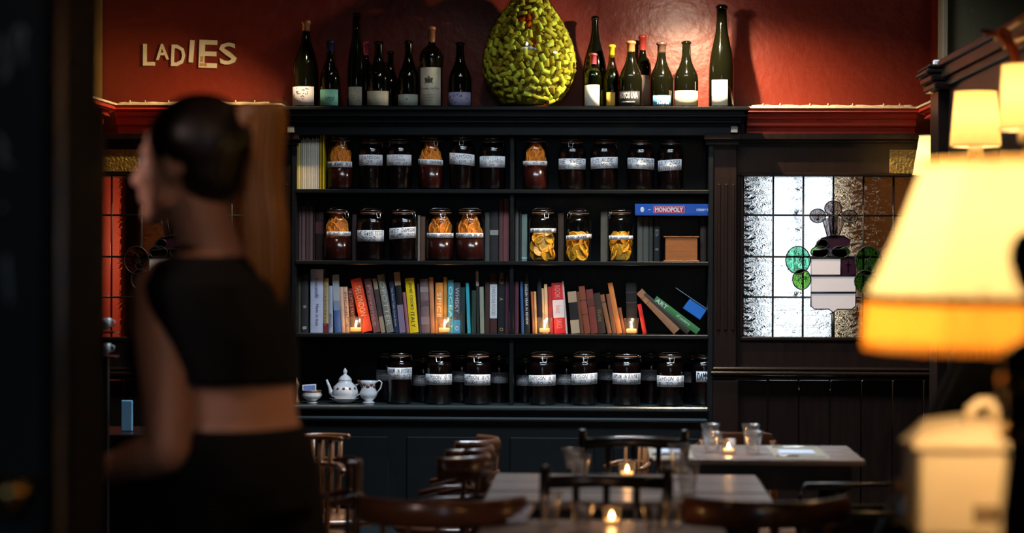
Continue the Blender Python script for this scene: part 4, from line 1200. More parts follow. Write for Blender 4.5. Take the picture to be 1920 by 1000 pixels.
W = (.75, .75, .75); GOLD = (.5, .35, .12)
B3 = [
 (557, 564, 519, 0, (.05, .05, .035), 'thin olive book at the left end of the third shelf', {}),
 (565, 578, 515, 0, (.03, .03, .028), 'charcoal book with small white spine marks', dict(title=[('B', .05, .1), ('*', .42, .47)], tcol=W)),
 (582, 606, 505, 0, (.52, .56, .72), 'tall wide white spined cookbook', dict(title=[('Made in Italy', .1, .45), ('Locatelli', .55, .85)], tcol=(.1, .1, .2), tsize=.3)),
 (606.5, 616, 522, 0, (.42, .33, .16), 'slim tan book with a dark red foot beside the tall white one', dict(bands=[(0, .17, (.18, .02, .03))], title='Cucina', tcol=(.2, .15, .1))),
 (616.5, 624, 536, 0, (.33, .42, .55), 'slim pale blue book', dict(title=[('BREAD', .1, .4)], tcol=(.1, .1, .2))),
 (628, 640, 515, -5, (.06, .14, .36), 'blue book fading to a pale top left of the first candle', dict(bands=[(.55, .999, (.33, .40, .46)), (.38, .55, (.18, .27, .42))])),
 (641, 647.5, 538, -5, (.55, .38, .30), 'slim blush pink book', {}),
 (648, 657, 538, -6, (.55, .40, .28), 'cream book with brown lettering', dict(title='PICNICS', tcol=(.25, .12, .08))),
 (659, 669, 541, -8, (.10, .02, .015), 'dark maroon book behind the first candle', dict(title=[('A LITTLE TASTE', .3, .95)], tcol=(.5, .3, .2))),
 (679, 699.5, 521, -23, (.62, .06, .02), 'big red leaning book titled LONDON', dict(title=[('LONDON', .3, .74), ('THE', .76, .86)], tcol=(.85, .5, .25))),
 (701, 714, 522, -19, (.16, .07, .075), 'dusty mauve leaning book beside the red one', dict(title='Provence', tcol=(.4, .25, .25))),
 (715, 723, 522, -17, (.30, .25, .18), 'slim beige and black leaning book', dict(bands=[(.3, .8, (.05, .04, .04))])),
 (725.6, 739, 514, -19, (.20, .21, .18), 'grey green leaning book with large pale capitals', dict(title='OPOTTER', tcol=(.5, .52, .46), tsize=.6)),
 (740, 748.5, 527, -11, (.015, .03, .08), 'navy leaning book with a thin white title', dict(title='The River Cafe Cook Book', tcol=(.5, .55, .6), tsize=.4)),
 (750, 761, 510, -12, (.012, .012, .014), 'black book with a tan head and lilac foot', dict(bands=[(.78, .999, (.42, .28, .14)), (.0, .46, (.22, .17, .26))])),
 (762.5, 768, 548, -8, (.34, .12, .14), 'slim pink book touching the yellow one', {}),
 (769, 785.5, 521, -10, (.80, .58, .01), 'bright yellow book with black title', dict(title=[('JAMIE COOKS', .42, .92), ('ITALY', .1, .38)], tcol=(.03, .03, .02), tsize=.42)),
 (786.5, 790.5, 532, -5, (.06, .04, .06), 'very thin dark purple book right of the yellow one', {}),
 (791, 806.5, 523, -4, (.17, .12, .13), 'mottled mauve marbled book', dict(bands=[(.15, .3, (.24, .18, .19)), (.5, .6, (.10, .07, .08)), (.75, .85, (.25, .2, .2))])),
 (808, 816, 520, -4, (.45, .20, .09), 'slim burnt orange book', {}),
 (816.5, 830.5, 530, 0, (.65, .26, .05), 'orange book with a cream title behind the second candle', dict(title=[('SPICE', .3, .8)], tcol=(.9, .75, .5))),
 (831.5, 838, 520, 0, (.36, .22, .06), 'thin ochre book next to the turquoise one', {}),
 (839.5, 850.5, 525, 0, (.05, .32, .42), 'cyan book right of the second candle', dict(title='OCEAN', tcol=(.5, .7, .7))),
 (851, 863.5, 530, 0, (.045, .06, .08), 'slate book with a bright blue foot', dict(bands=[(.0, .26, (.03, .22, .42))], title=[('o', .05, .14), ('WHISKY', .4, .9)], tcol=(.4, .5, .6))),
 (864, 872, 539, 0, (.012, .035, .035), 'dark teal book right of the slate one', {}),
 (877, 883, 531, -4, (.03, .36, .46), 'very thin turquoise book', {}),
 (884.5, 893, 545, 0, (.015, .045, .035), 'short dark green book', {}),
 (895, 900, 507, -3, (.02, .02, .02), 'tall thin black book with a white flash at its head', dict(bands=[(.75, .98, (.38, .32, .3))])),
 (901, 908.5, 538, -2, (.26, .29, .22), 'pale sage green book', {}),
 (909.5, 918, 530, 0, (.05, .025, .018), 'dark brown book left of the white labelled one', {}),
 (919, 932, 513, 0, (.055, .02, .018), 'dark brown book with a long white spine label', dict(bands=[(.25, .82, (.58, .60, .62))], title=[('SWEDISH FOOD', .3, .78)], tcol=(.2, .2, .2))),
 (934, 947, 509, 0, (.012, .013, .015), 'black book with gold and white spine lettering', dict(title=[('WILD', .8, .98), ('A', .53, .57), ('O', .04, .09)], tcol=GOLD)),
 (947.8, 954.5, 519, 0, (.11, .035, .065), 'plum book left of the divider', {}),
 (955.5, 963.5, 530, 0, (.05, .04, .06), 'dark book added at the divider, whose lit edge is painted as a lilac band', dict(bands=[(.1, .42, (.26, .26, .36))])),  # stands in for the divider; the band paints its lit bluish edge
 (965, 972.5, 528, 0, (.09, .025, .045), 'wine coloured book right of the divider', {}),
 (978, 983, 527, -3, (.03, .10, .24), 'thin blue book beside the black review volume', {}),
 (984, 994, 513, -3, (.010, .011, .013), 'tall black book titled YEAR IN REVIEW', dict(title=[('YEAR IN REVIEW', .15, .6), ('ENGLISH', .62, .82)], tcol=(.8, .8, .8), tsize=.42)),
 (999, 1003, 547, -4, (.40, .12, .06), 'thin coral book left of the third candle', {}),
 (1003.5, 1008, 547, -3, (.65, .38, .14), 'thin golden book left of the third candle', {}),
 (1009, 1017, 520, -2, (.014, .014, .025), 'dark navy book behind the third candle', {}),
 (1018.5, 1022.5, 541, -3, (.62, .42, .22), 'thin cream book glowing behind the third candle', {}),
 (1023, 1029, 533, -3, (.68, .48, .25), 'tall cream book glowing behind the third candle', {}),
 (1031, 1038.5, 538, -4, (.34, .03, .035), 'dark crimson book left of the red and white one', {}),
 (1040, 1060.5, 530, -6, (.60, .025, .025), 'wide red book with a white band', dict(bands=[(.31, .66, (.72, .66, .62))], title=[('SAUCE', .1, .28), ('BOOK', .7, .95), ('best', .4, .55)], tcol=(.7, .3, .3), tsize=.5)),
 (1061.5, 1065, 527, -8, (.60, .42, .40), 'thin pale pink book leaning on the red and white one', {}),
 (1072, 1088, 546, -8, (.016, .014, .014), 'black book with tan blocks at head and foot', dict(bands=[(.74, .999, (.40, .28, .17)), (.0, .32, (.42, .32, .20))])),
 (1089, 1095.5, 547, -9, (.13, .05, .025), 'slim brown book beside the tan blocked one', {}),
 (1096.6, 1108, 536, -12, (.24, .06, .03), 'red brown leather book with a ribbed spine', dict(bands=[(.7, .71, (.1, .03, .02)), (.4, .41, (.1, .03, .02))])),
 (1109, 1122, 542, -11, (.20, .04, .03), 'faded red leather book', dict(bands=[(.62, .8, (.12, .03, .02))])),
 (1123, 1137, 549, -12, (.05, .028, .018), 'dark mottled leather book with gilt marks', dict(title=[('Works', .3, .6)], tcol=(.25, .18, .08))),
 (1140, 1148, 552, -15, (.26, .11, .05), 'brown leather book leaning steeply', dict(bands=[(.8, .82, (.1, .04, .02))])),
 (1149, 1157, 551, -13, (.22, .085, .04), 'second brown leather book leaning steeply', {}),
 (1158, 1167.5, 530, -19, (.60, .20, .05), 'bright orange book leaning left of the fourth candle', {}),
 (1168, 1174, 577, -9, (.22, .08, .04), 'short brown book left of the fourth candle', {}),
 (1176, 1196, 530, -3, (.008, .008, .008), 'thick black book behind the fourth candle', dict(bands=[(.6, .62, (.03, .03, .03)), (.8, .82, (.03, .03, .03))])),
 (1206, 1213.5, 570, -11, (.50, .02, .015), 'short scarlet book right of the fourth candle', {}),
]
for x0, x1, top, lean, c, tx, kw in B3:
    book(x0, x1, top, Z3, lean, c, tx, Y=10.085, **kw)
K = 10.085 / 4200
book(1264, 1284, 0, Z3, 0, (.30, .15, .075), 'tan leather book leaning far over at the right end', ang=R(-43), length=113 * K, Y=10.085, bands=[(.86, .87, (.15, .07, .03)), (.74, .75, (.15, .07, .03))])
book(1288, 1304, 0, Z3, 0, (.045, .035, .025), 'dark grey brown book lying on the tan one', ang=R(-50), length=117 * K, Y=10.085)
book(1306, 1327, 0, Z3, 0, (.05, .20, .06), 'green book with ART in white leaning at the right end', ang=R(-53), length=112 * K, Y=10.085, title=[('ART', .72, .97), ('of cookery', .2, .5)], tcol=(.75, .8, .72), tsize=.6)
# flat thin blue book resting on the green one
t = thing('book', 'thin bright blue book resting on the green one', 'book', P(1268, 540, 10.07), 0, 'books on the third shelf')
t.rotation_euler = (0, R(34), 0)
m = MB(); m.bb(0, .170, 0, .17, -.002, .0); m.build('cover', mat('cover_blue_grey', (.25, .4, .5), .4), t)
m = MB(); m.bb(.078, .170, .006, .165, -.060, -.002, ch=.002); m.build('cover', mat('cover_bright_blue', (.02, .16, .55), .4), t)
m = MB(); m.bb(.078, .169, .012, .166, -.050, -.004); m.build('pages', PAGES, t)

B2 = [
 (558, 564, 386, (.13, .07, .07), 'slim dusty pink book at the left end of the second shelf'), (565, 571.5, 387, (.16, .085, .08), 'second dusty pink book from the left end of the second shelf'),
 (572, 578.5, 388, (.10, .05, .05), 'darker pink book, third from the left end of the second shelf'), (579, 586, 387, (.15, .08, .07), 'fourth dusty pink book from the left end of the second shelf'),
 (587, 590, 392, (.03, .02, .02), 'very thin black book on the second shelf'), (591.5, 606, 398, (.035, .015, .015), 'dark brown book with a dim red panel left of the first orange jar'),
 (660, 668, 402, (.05, .03, .03), 'dim brown book between the first two second shelf jars'),
 (783, 787, 404, (.30, .24, .19), 'thin pale book left of the paired orange jars'), (788, 797, 406, (.14, .07, .045), 'mottled brown book left of the paired orange jars'),
 (909, 917.5, 398, (.07, .07, .065), 'grey book right of the paired orange jars'), (918.5, 934, 396, (.022, .02, .02), 'wide black book left of the divider'),
 (935.5, 943.5, 376, (.13, .05, .055), 'mauve book just left of the divider'), (944, 954, 373, (.24, .09, .085), 'tall pinkish brown book at the divider'),
 (966, 972, 392, (.10, .10, .085), 'slim grey book right of the divider'), (973, 977.5, 395, (.02, .02, .02), 'thin black book between two grey ones'),
 (978, 988, 402, (.16, .22, .19), 'pale grey green book left of the first amber jar'), 
 (1046, 1057, 400, (.06, .035, .02), 'brown book between the first two amber jars'),
 (1126, 1139, 396, (.12, .10, .07), 'grey brown book left of the third amber jar'),
 (1195, 1205, 407, (.10, .095, .075), 'grey green book under the left end of the game box'), (1206, 1216, 407, (.08, .085, .07), 'darker grey green book under the game box'),
 (1217, 1224, 407, (.05, .045, .035), 'thin brown book under the game box'), (1226, 1237, 407, (.012, .012, .014), 'black book with a grey emblem under the game box'),
 (1313, 1324, 407, (.03, .018, .012), 'dark book right of the small wooden box'),
]
for x0, x1, top, c, tx in B2:
    kw = {}
    if x0 == 1226: kw = dict(title=[('B', .55, .72), ('I', .25, .3)], tcol=(.12, .14, .12))
    if x0 == 591.5: kw = dict(bands=[(.55, .8, (.10, .03, .03))])
    if x0 == 918.5: kw = dict(bands=[(.52, .62, (.3, .28, .26))])
    if x0 == 978: kw = dict(bands=[(.05, .08, (.4, .5, .5))])
    book(x0, x1, top, Z2, 0, c, tx, Y=10.11, depth=.16, group='books on the second shelf', **kw)

# magazines, upper left
mc = [(.55, .47, .18), (.70, .55, .15), (.40, .36, .25), (.62, .58, .46), (.66, .62, .5), (.55, .5, .42), (.68, .64, .54), (.62, .55, .44), (.7, .66, .58), (.60, .56, .5), (.66, .62, .52), (.52, .48, .38)]
mw = ['at the far left', 'second from the far left', 'third from the far left', 'fourth from the far left', 'left of the thickest pale ones', 'in the left middle of the row', 'in the very middle of the row', 'in the right middle of the row', 'among the palest spines', 'right of the palest spines', 'fourth from the dark gap', 'just left of the black edged one']
for i in range(12):
    x0 = 555.5 + i * 3.55
    book(x0, x0 + 3.3, 258 + (i * 37 % 5) + (8 if i < 2 else 0), Z1, 0, mc[i], 'thin pale magazine spine ' + mw[i], Y=10.04, depth=.21, group='magazines on the top shelf', rough=.5, name='magazine')['category'] = 'magazine'
for x0, c, tx in ((599, (.45, .33, .02), 'yellow magazine, left of the two yellow spines by the first jar'), (604, (.62, .45, .01), 'bright yellow magazine, right of the two yellow spines by the first jar')):
    book(x0, x0 + 3.2, 251, Z1, 0, c, tx, Y=10.04, depth=.21, group='magazines on the top shelf', name='magazine')['category'] = 'magazine'

# board game box lying across the books
gx0, gx1 = xw(1190.5, 10.05), xw(1331, 10.05)
gz0, gz1 = zw(404.5, 10.05, 1260), zw(382.5, 10.05, 1260)
t = thing('board_game_box', 'long blue board game box lying across the books', 'game box', (gx0, 10.05, gz0))
gw, gh = gx1 - gx0, gz1 - gz0
BLUE = mat('game_box_blue', (.02, .10, .45), .35, var=.08)
m = MB(); m.bb(0, gw - .002, 0, .22, gh * .0, gh * .93, ch=.001); m.build('box_base', BLUE, t)
m = MB(); m.bb(-.001, gw - .001, -.0015, .2215, gh * .12, gh, ch=.0012); lid = m.build('box_lid', BLUE, t)
m = MB(); m.bb(gw * .245, gw * .66, -.003, -.0014, gh * .2, gh * .82, ch=.0006); pl = m.build('title_panel', mat('game_red', (.55, .03, .07), .4), t)
m = MB(); a, b, c, d = gw * .248, gw * .657, gh * .22, gh * .80
for q in ((a, b, c, c + .001), (a, b, d - .001, d), (a, a + .001, c, d), (b - .001, b, c, d)): m.bb(q[0], q[1], -.0036, -.003, q[2], q[3])
vs, fs = text_mb('MONOPOLY', gw * .375, gh * .42, offset=.035); m.add([(x + gw * .4525, -.0036, z + gh * .51) for x, y, z in vs], fs)
m.build('lettering', PAPER, pl)
vs, fs = text_mb('DERBY EDITION', gw * .30, gh * .2, offset=.03); m = MB(); m.add([(x + gw * .97, -.002, z + gh * .5) for x, y, z in vs if 1], fs)
m.v = [(min(x, gw - .001), y, z) for x, y, z in m.v]; m.build('lettering', PAPER, lid)
m = MB(); m.ball((gw * .095, -.002, gh * .5), (.009, .0012, .013), 12); m.box((gw * .19, -.002, gh * .5), (.010, .0008, .003)); m.build('printed_mark', PAPER, lid)

# wooden box
wx0, wx1 = xw(1244, 10.06), xw(1311, 10.06)
t = thing('wooden_box', 'small orange brown wooden box on the second shelf', 'box', ((wx0 + wx1) / 2, 10.06, Z2))
ww_ = wx1 - wx0; hh_ = zw(443, 10.06, 1277) - Z2
WB = mat('box_wood', (.22, .075, .02), .4, var=.3, scale=9, stretch=(1, 1, 7), bump=.1)
m = MB(); m.bb(-ww_ * .45, ww_ * .45, .004, .15, .005, hh_ * .94, ch=.002); m.build('box_body', WB, t)
m = MB(); m.bb(-ww_ / 2, ww_ / 2, 0, .155, hh_ * .94, hh_, ch=.002); m.build('box_lid', WB, t)
m = MB(); m.bb(-ww_ / 2, ww_ / 2, 0, .155, 0, .006, ch=.001); m.build('box_foot', WB, t)

# ------------------------------------------------------------------ china on the bottom shelf
def china(nm, px, lb, cat, Y=10.09):
    return thing(nm, lb, cat, (P(px, 740, Y).x, Y, Z4 ), 0)
DECO = mat('floral_print', (.16, .06, .04), .3, var=.9, scale=60)
GILTD = mat('gilt_edge', (.35, .2, .08), .3, .6)
S = 10.09 / 4200
t = china('tea_saucer', 645, 'wide white saucer under the teapot', 'saucer')
MB().lathe([(12 * S, 0), (14 * S, .002), (27 * S, .022), (28 * S, .024), (25 * S, .021), (10 * S, .005)], 28, cap0=True).build('dish', CHINA, t)
t = china('teapot', 647, 'white china teapot with a floral lid on a saucer', 'teapot'); t.location.z += .006
MB().lathe([(12 * S, 0), (13 * S, .006), (22 * S, .022), (25 * S, .045), (22 * S, .068), (15 * S, .085), (12 * S, .092), (13 * S, .096)], 28).build('body', CHINA, t)
MB().lathe([(13 * S, .096), (12 * S, .104), (8 * S, .116), (3 * S, .124), (3.2 * S, .130), (4.5 * S, .137), (3 * S, .145), (0, .155)], 24).build('lid', CHINA, t)
MB().tube([(-20 * S, 0, .030), (-27 * S, 0, .042), (-30 * S, 0, .070), (-35 * S, 0, .100)], [.014, .010, .007, .005], 10).build('spout', CHINA, t)
MB().tube([(20 * S, .01, .075), (28 * S, .02, .085), (32 * S, .02, .06), (28 * S, .02, .035), (21 * S, .01, .028)], .0045, 8).build('handle', CHINA, t)
m = MB()
for k in range(5): m.ball((math.sin(k * .5 - 1.0) * 22.6 * S, -math.cos(k * .5 - 1.0) * 22.6 * S, .062), (.007, .004, .007), 8)
m.build('floral_decoration', DECO, t)
t = china('milk_jug', 691, 'small white milk jug with brown flowers beside the teapot', 'jug')
MB().lathe([(11 * S, 0), (12 * S, .004), (8 * S, .012), (15 * S, .03), (17 * S, .048), (12 * S, .072), (13 * S, .088), (17 * S, .102), (16 * S, .102), (12 * S, .088)], 24, cap1=False).build('body', CHINA, t)
MB().tube([(12 * S, 0, .092), (20 * S, 0, .104), (25 * S, 0, .095), (23 * S, 0, .07), (15 * S, 0, .045)], .0035, 8).build('handle', CHINA, t)
MB().tube([(-12 * S, 0, .088), (-19 * S, 0, .101), (-21 * S, 0, .104)], [.01, .006, .003], 8).build('lip', DECO, t)
m = MB()
for k in range(5): m.ball((math.sin(k * .5 - 1.0) * 12.3 * S, -math.cos(k * .5 - 1.0) * 12.3 * S, .078 + .008 * (k % 2)), (.009, .004, .008), 8)
m.build('floral_decoration', DECO, t)
t = china('sugar_bowl', 585, 'small white footed sugar bowl with a dark rim', 'bowl', 10.07)
MB().lathe([(10 * S, 0), (11 * S, .004), (8 * S, .012), (17 * S, .026), (19 * S, .038), (17 * S, .050), (18 * S, .056), (16 * S, .056), (13 * S, .03)], 24, cap1=False).build('body', CHINA, t)
MB().lathe([(17.3 * S, .0505), (18.3 * S, .056), (18.3 * S, .059), (15.5 * S, .059), (15 * S, .05)], 24, cap0=False, cap1=False).build('rim', GILTD, t)
p = P(580, 733, 10.07)
m = MB(); M_ = Matrix.Rotation(R(-4), 3, 'Y') @ Matrix.Rotation(R(-14), 3, 'X')
m.box((0, 0, .012), (26 * S, .0012, 18 * S), 0, M_, ch=.0004)
o = m.build('picture_card', PAPER, None, (p.x, 10.07, Z4 + .052)); tag(o, 'small blue picture card standing in the sugar bowl', 'card')
m = MB(); m.box((0, -.0012, .012), (22 * S, .0008, 14 * S), 0, M_); m.build('printed_picture', mat('card_blue_print', (.18, .24, .5), .5, var=.6, scale=90), o)
t = china('brass_bell', 556, 'small dull brass ornament at the left end of the bottom shelf', 'ornament', 10.03)
MB().lathe([(8 * S, 0), (9 * S, .01), (5 * S, .03), (3 * S, .07), (7 * S, .10), (8 * S, .115), (4 * S, .13), (2 * S, .145), (0, .15)], 20).build('body', mat('dull_brass', (.2, .13, .06), .5, .8), t)
t.scale = (.7, .7, .8)

# ------------------------------------------------------------------ candles
def tealight(px, base, Y, w_px, h_px, text, zb=None, energy=.8, group='tealights in glass cups'):
    p = P(px, base, Y)
    r = w_px / 2 / 4200 * Y; h = h_px / 4200 * Y
    t = thing('tealight_holder', text, 'candle', (p.x, Y, zb if zb is not None else p.z), 0, group)
    m = MB(); m.lathe([(r * .78, 0), (r * .8, .002), (r, h), (r * .93, h), (r * .74, .008), (0, .008)], 20, cap0=True); m.build('glass_cup', TUMG, t)
    m = MB(); m.lathe([(r * .68, .009), (r * .68, h * .34), (r * .6, h * .34), (.001, h * .32)], 16); m.build('candle', WAX, t)
    m = MB(); m.lathe([(.0005, h * .34), (.0035, h * .40), (.0042, h * .48), (.0028, h * .60), (.0004, h * .74)], 10); m.build('flame', FLAME, t)
    light('POINT', 'candle_light', (p.x, Y, t.location.z + h * .62), energy, (1.0, .45, .13), .008)
    return t
CE = .42
tealight(667, 623, 10.035, 30, 31, 'lit tealight in front of the red London book', Z3, CE)
tealight(833, 623, 10.035, 30, 31, 'lit tealight in front of the orange book', Z3, CE)
tealight(1021, 624, 10.035, 28, 31, 'lit tealight in front of the cream books', Z3, CE)
tealight(1184, 624, 10.035, 28, 31, 'lit tealight in front of the thick black book', Z3, CE)

# ------------------------------------------------------------------ tables
TZ = .75
def table(X0, X1, Y0, Y1, text, npl=6, name='dining_table'):
    cx, cy = (X0 + X1) / 2, (Y0 + Y1) / 2
    t = thing(name, text, 'table', (cx, cy, 0))
    d = (Y1 - Y0) / npl
    cache = None
    for k in range(npl):
        m = MB(); m.bb(-(X1 - X0) / 2, (X1 - X0) / 2, -d / 2 + .002, d / 2 - .002, -.022, 0, ch=.005)
        if cache is None: cache = fixn(m.mesh('plank', TABLEW))
        o = ob('plank', cache, t, (0, Y0 - cy + d * (k + .5), TZ - .0015 * (k % 2))); o.rotation_euler = (R((-1.2, .9, -.6, 1.3, .4, -1.0, .8)[k % 7]), 0, 0)
    m = MB()
    w_, e = (X1 - X0) / 2 - .05, (Y1 - Y0) / 2 - .05
    for s in (-1, 1):
        m.bb(-w_, w_, s * e - .01, s * e + .01, TZ - .10, TZ - .024); m.bb(s * w_ - .01, s * w_ + .01, -e, e, TZ - .10, TZ - .024)
    m.build('apron', CHAIRD, t)
    for sx in (-1, 1):
        for sy in (-1, 1):
            m = MB(); m.lathe([(.022, 0), (.024, .05), (.020, .3), (.028, .55), (.026, .726)], 10, c=(sx * (w_ - .03), sy * (e - .03), 0)); m.build('leg', CHAIRD, t)
    return t
T2 = (xw(930, 6.55, 887), xw(1418, 6.55, 887), 5.78, 6.55)
T1 = (xw(1222, 7.05, 857), xw(1622, 7.05, 857), 7.02, 7.56)
T3 = (xw(905, 5.4, 975), xw(1355, 5.4, 975), 4.5, 5.44)
table(*T2, 'planked wooden dining table in the middle, seen through a spindle chair')
table(*T1, 'wooden dining table furthest back, under the leaded window')
table(*T3, 'nearest wooden dining table at the bottom edge')

def tumbler(px, Y, w_px, h_px, text, zb=TZ, n=1):
    p = P(px, 800, Y)
    r = w_px / 2 / 4200 * Y
    H = h_px / 4200 * Y
    t = thing('glass_tumbler', text, 'glass', (p.x, Y, zb), 0, 'faceted glass tumblers')
    f = lambda a, z: 1 - .035 * abs(math.cos(a * 4.5)) if z < H * .7 else 1
    m = MB(); m.lathe([(r * .62, 0), (r * .64, .003), (r * .80, H * .5), (r * .86, H * .7), (r, H), (r * .96, H), (r * .82, H * .7), (r * .60, .012), (0, .012)], 36, rfun=f); m.build('glass_wall', TUMG, t)
    return t
tumbler(1336, 7.25, 40, 38, 'front left tumbler of the stacked pair beside the back table candle')
tumbler(1332, 7.29, 36, 40, 'tumbler nested upside of the left pair on the back table', TZ + .02)
tumbler(1412, 7.22, 38, 42, 'lower tumbler of the stacked pair right of the back table candle')
tumbler(1408, 7.22, 34, 42, 'upper tumbler of the stacked pair right of the back table candle', TZ + .022)
tumbler(1075, 6.5, 42, 36, 'upper tumbler at the left of the middle table', TZ + .02)
tumbler(1088, 6.38, 42, 46, 'lower tumbler at the left of the middle table')
tumbler(1274, 6.42, 44, 56, 'taller tumbler at the right of the middle table', TZ + .012)
tumbler(1290, 6.0, 46, 60, 'tumbler right of the taller one on the middle table')
tumbler(1033, 5.3, 44, 62, 'tumbler at the left of the nearest table')
tumbler(1092, 5.2, 46, 56, 'tumbler just left of the nearest candle')
tumbler(1228, 5.15, 50, 60, 'tumbler just right of the nearest candle')
tumbler(1262, 5.3, 46, 56, 'tumbler at the right of the nearest table')
tealight(1366, 850, 7.2, 30, 28, 'lit tealight between two glass stacks on the back table', TZ, .3)
tealight(1176, 885, 6.42, 34, 32, 'lit tealight in the middle of the middle table', TZ, .35)
tealight(1147, 975, 5.30, 36, 36, 'lit tealight on the nearest table', TZ, .35)

# place settings on the back table
def cutlery(px0, px1, Y, kind, text):
    x0, x1 = xw(px0, Y, 845), xw(px1, Y, 845)
    t = thing(kind, text, 'cutlery', ((x0 + x1) / 2, Y, TZ + .0045), 0, 'cutlery on the back table')
    L = abs(x1 - x0) / 2
    m = MB()
    if kind == 'table_fork':
        m.tube([(-L, 0, 0), (L * .3, 0, .001), (L * .5, 0, .003)], [.004, .0025, .0022], 8, flat=.5); m.build('handle', METAL, t)
        m = MB(); m.box((L * .6, 0, .003), (L * .25, .016, .0015), ch=.0005)
        for k in range(4): m.box((L * .85, -.0066 + k * .0044, .003), (L * .3, .0022, .0014))
        m.build('tines', METAL, t)
    else:
        m.tube([(-L, 0, 0), (-L * .1, 0, 0)], [.005, .004], 8, flat=.6); m.build('handle', METAL, t)
        m = MB(); m.box((L * .42, 0, 0), (L * 1.1, .014, .001), ch=.0004); m.build('blade', METAL, t)
    return t
MATP = mat('paper_place_mat', (.30, .25, .18), .6, var=.15)
for px0, px1, tx in ((1218, 1300, 'brown paper place mat at the left end of the back table'), (1452, 1555, 'brown paper place mat at the right end of the back table')):
    m = MB(); m.bb(xw(px0, 7.1, 855), xw(px1, 7.1, 855), 7.03, 7.5, TZ, TZ + .0012, ch=.0003); tag(m.build('place_mat', MATP), tx, 'place mat')
for px0, px1, tx in ((1228, 1290, 'white folded napkin on the left place mat'), (1462, 1530, 'white folded napkin on the right place mat')):
    m = MB(); m.bb(xw(px0, 7.2, 850), xw(px1, 7.2, 850), 7.18, 7.30, TZ + .0012, TZ + .004, ch=.001); m.bb(xw(px0 + 3, 7.2, 850), xw(px1 - 2, 7.2, 850), 7.19, 7.30, TZ + .004, TZ + .006, ch=.0008); tag(m.build('napkin', LINEN), tx, 'napkin')
for x0, x1, Y, kd, tx in ((1222, 1292, 7.12, 'table_knife', 'knife at the front of the left place setting'), (1224, 1290, 7.36, 'table_fork', 'fork at the back of the left place setting'),
                          (1455, 1550, 7.09, 'table_knife', 'knife at the front of the right place setting'), (1448, 1538, 7.42, 'table_fork', 'fork at the back of the right place setting')):
    cutlery(x0, x1, Y, kd, tx)
# crumpled napkin, near table
p = P(950, 975, 5.34)
m = MB(); m.box((0, 0, .008), (.10, .08, .012), 0, Matrix.Rotation(.1, 3, 'Z'), ch=.005); m.box((.01, .005, .018), (.08, .06, .01), 0, Matrix.Rotation(.25, 3, 'Z'), ch=.004)
m.tube([(.04, 0, .018), (.055, .01, .032), (.06, .0, .04)], [.012, .010, .005], 8)
tag(m.build('napkin', LINEN, None, (p.x, 5.34, TZ)), 'blue white folded napkin at the left of the nearest table', 'napkin')

# ------------------------------------------------------------------ chairs
def spindle_chair(px, Y, rz, text):
    t = thing('spindle_back_chair', text, 'chair', (xw(px, Y, 850), Y, 0), rz)
    hw = .152
    m = MB(); m.box((0, .17, .45), (.38, .37, .03), ch=.012); m.build('seat', CHAIRD, t)
    for s in (-1, 1):
        m = MB(); m.tube([(s * (hw + .01), .03, 0), (s * hw, .01, .45), (s * hw, -.03, .70), (s * hw, -.045, .858)], [.013, .016, .015, .013], 12); m.build('back_post', CHAIRD, t)
        m = MB(); m.tube([(s * .16, .33, 0), (s * .15, .32, .44)], [.011, .016], 10); m.build('leg', CHAIRD, t)
        m = MB(); m.tube([(s * .155, .03, .2), (s * .155, .32, .2)], .008, 8); m.build('stretcher', CHAIRD, t)
        m = MB(); m.ball((s * hw, -.045, .862), (.013, .013, .007), 10); m.build('post_cap', METAL if False else CHAIRD, t)
    m = MB(); m.tube([(-hw, -.04, .826), (0, -.05, .832), (hw, -.04, .826)], .013, 10, flat=1.3); m.build('top_rail', CHAIRD, t)
    m = MB(); m.tube([(-hw, -.02, .58), (hw, -.02, .58)], .010, 10); m.build('lower_rail', CHAIRD, t)
    for k in (-1, 0, 1):
        m = MB(); m.tube([(k * .075, -.02, .58), (k * .075, -.045, .82)], .009, 8); m.build('spindle', CHAIRD, t)
    return t
spindle_chair(1137, 5.58, 0, 'dark spindle back chair between the nearest and middle tables')
spindle_chair(1187, 6.72, 0, 'dark spindle back chair between the middle and back tables')

def tub_chair(X, Y, rz, text, H=.78, r=.21, mt=None):
    mt = mt or CHAIRW
    t = thing('bentwood_chair', text, 'chair', (X, Y, 0), rz)
    m = MB(); m.lathe([(.19, .43), (.20, .44), (.20, .455), (.18, .462), (0, .458)], 24); m.build('seat', mt, t)
    arc = [(r * math.cos(a), r * math.sin(a)) for a in [R(-20 - 140 * k / 16) for k in range(17)]]
    m = MB()
    m.tube([(x, y, H - .022) for x, y in arc], .013 if r > .13 else .007, 10, flat=2.6 if r > .13 else 1.2); m.build('back_rail', mt, t)
    arc2 = [(r * math.cos(a), r * math.sin(a)) for a in [R(10 - 200 * k / 20) for k in range(21)]]
    m = MB(); m.tube([(x, y, H - .11 - .05 * max(0, (y + .05) / .2)) for x, y in arc2], .010, 8); m.build('arm_hoop', mt, t)
    for k in range(5):
        a = R(-50 - 80 * k / 4)
        m = MB(); m.tube([(r * .85 * math.cos(a), r * .85 * math.sin(a), .45), (r * math.cos(a), r * math.sin(a), H - .03)], .008, 8); m.build('spindle', mt, t)
    for k in range(4):
        a = R(45 + 90 * k)
        m = MB(); m.tube([(.20 * math.cos(a), .20 * math.sin(a), 0), (.14 * math.cos(a), .14 * math.sin(a), .44)], [.012, .016], 10); m.build('leg', mt, t)
    m = MB(); m.tube([(.17 * math.cos(2 * PI * k / 16), .17 * math.sin(2 * PI * k / 16), .22) for k in range(16)], .008, 6, closed=True); m.build('ring_stretcher', mt, t)
    return t
CHW2 = mat('amber_chair_wood', (0.22, 0.085, 0.03), 0.25, var=0.3, scale=10, coat=.4)
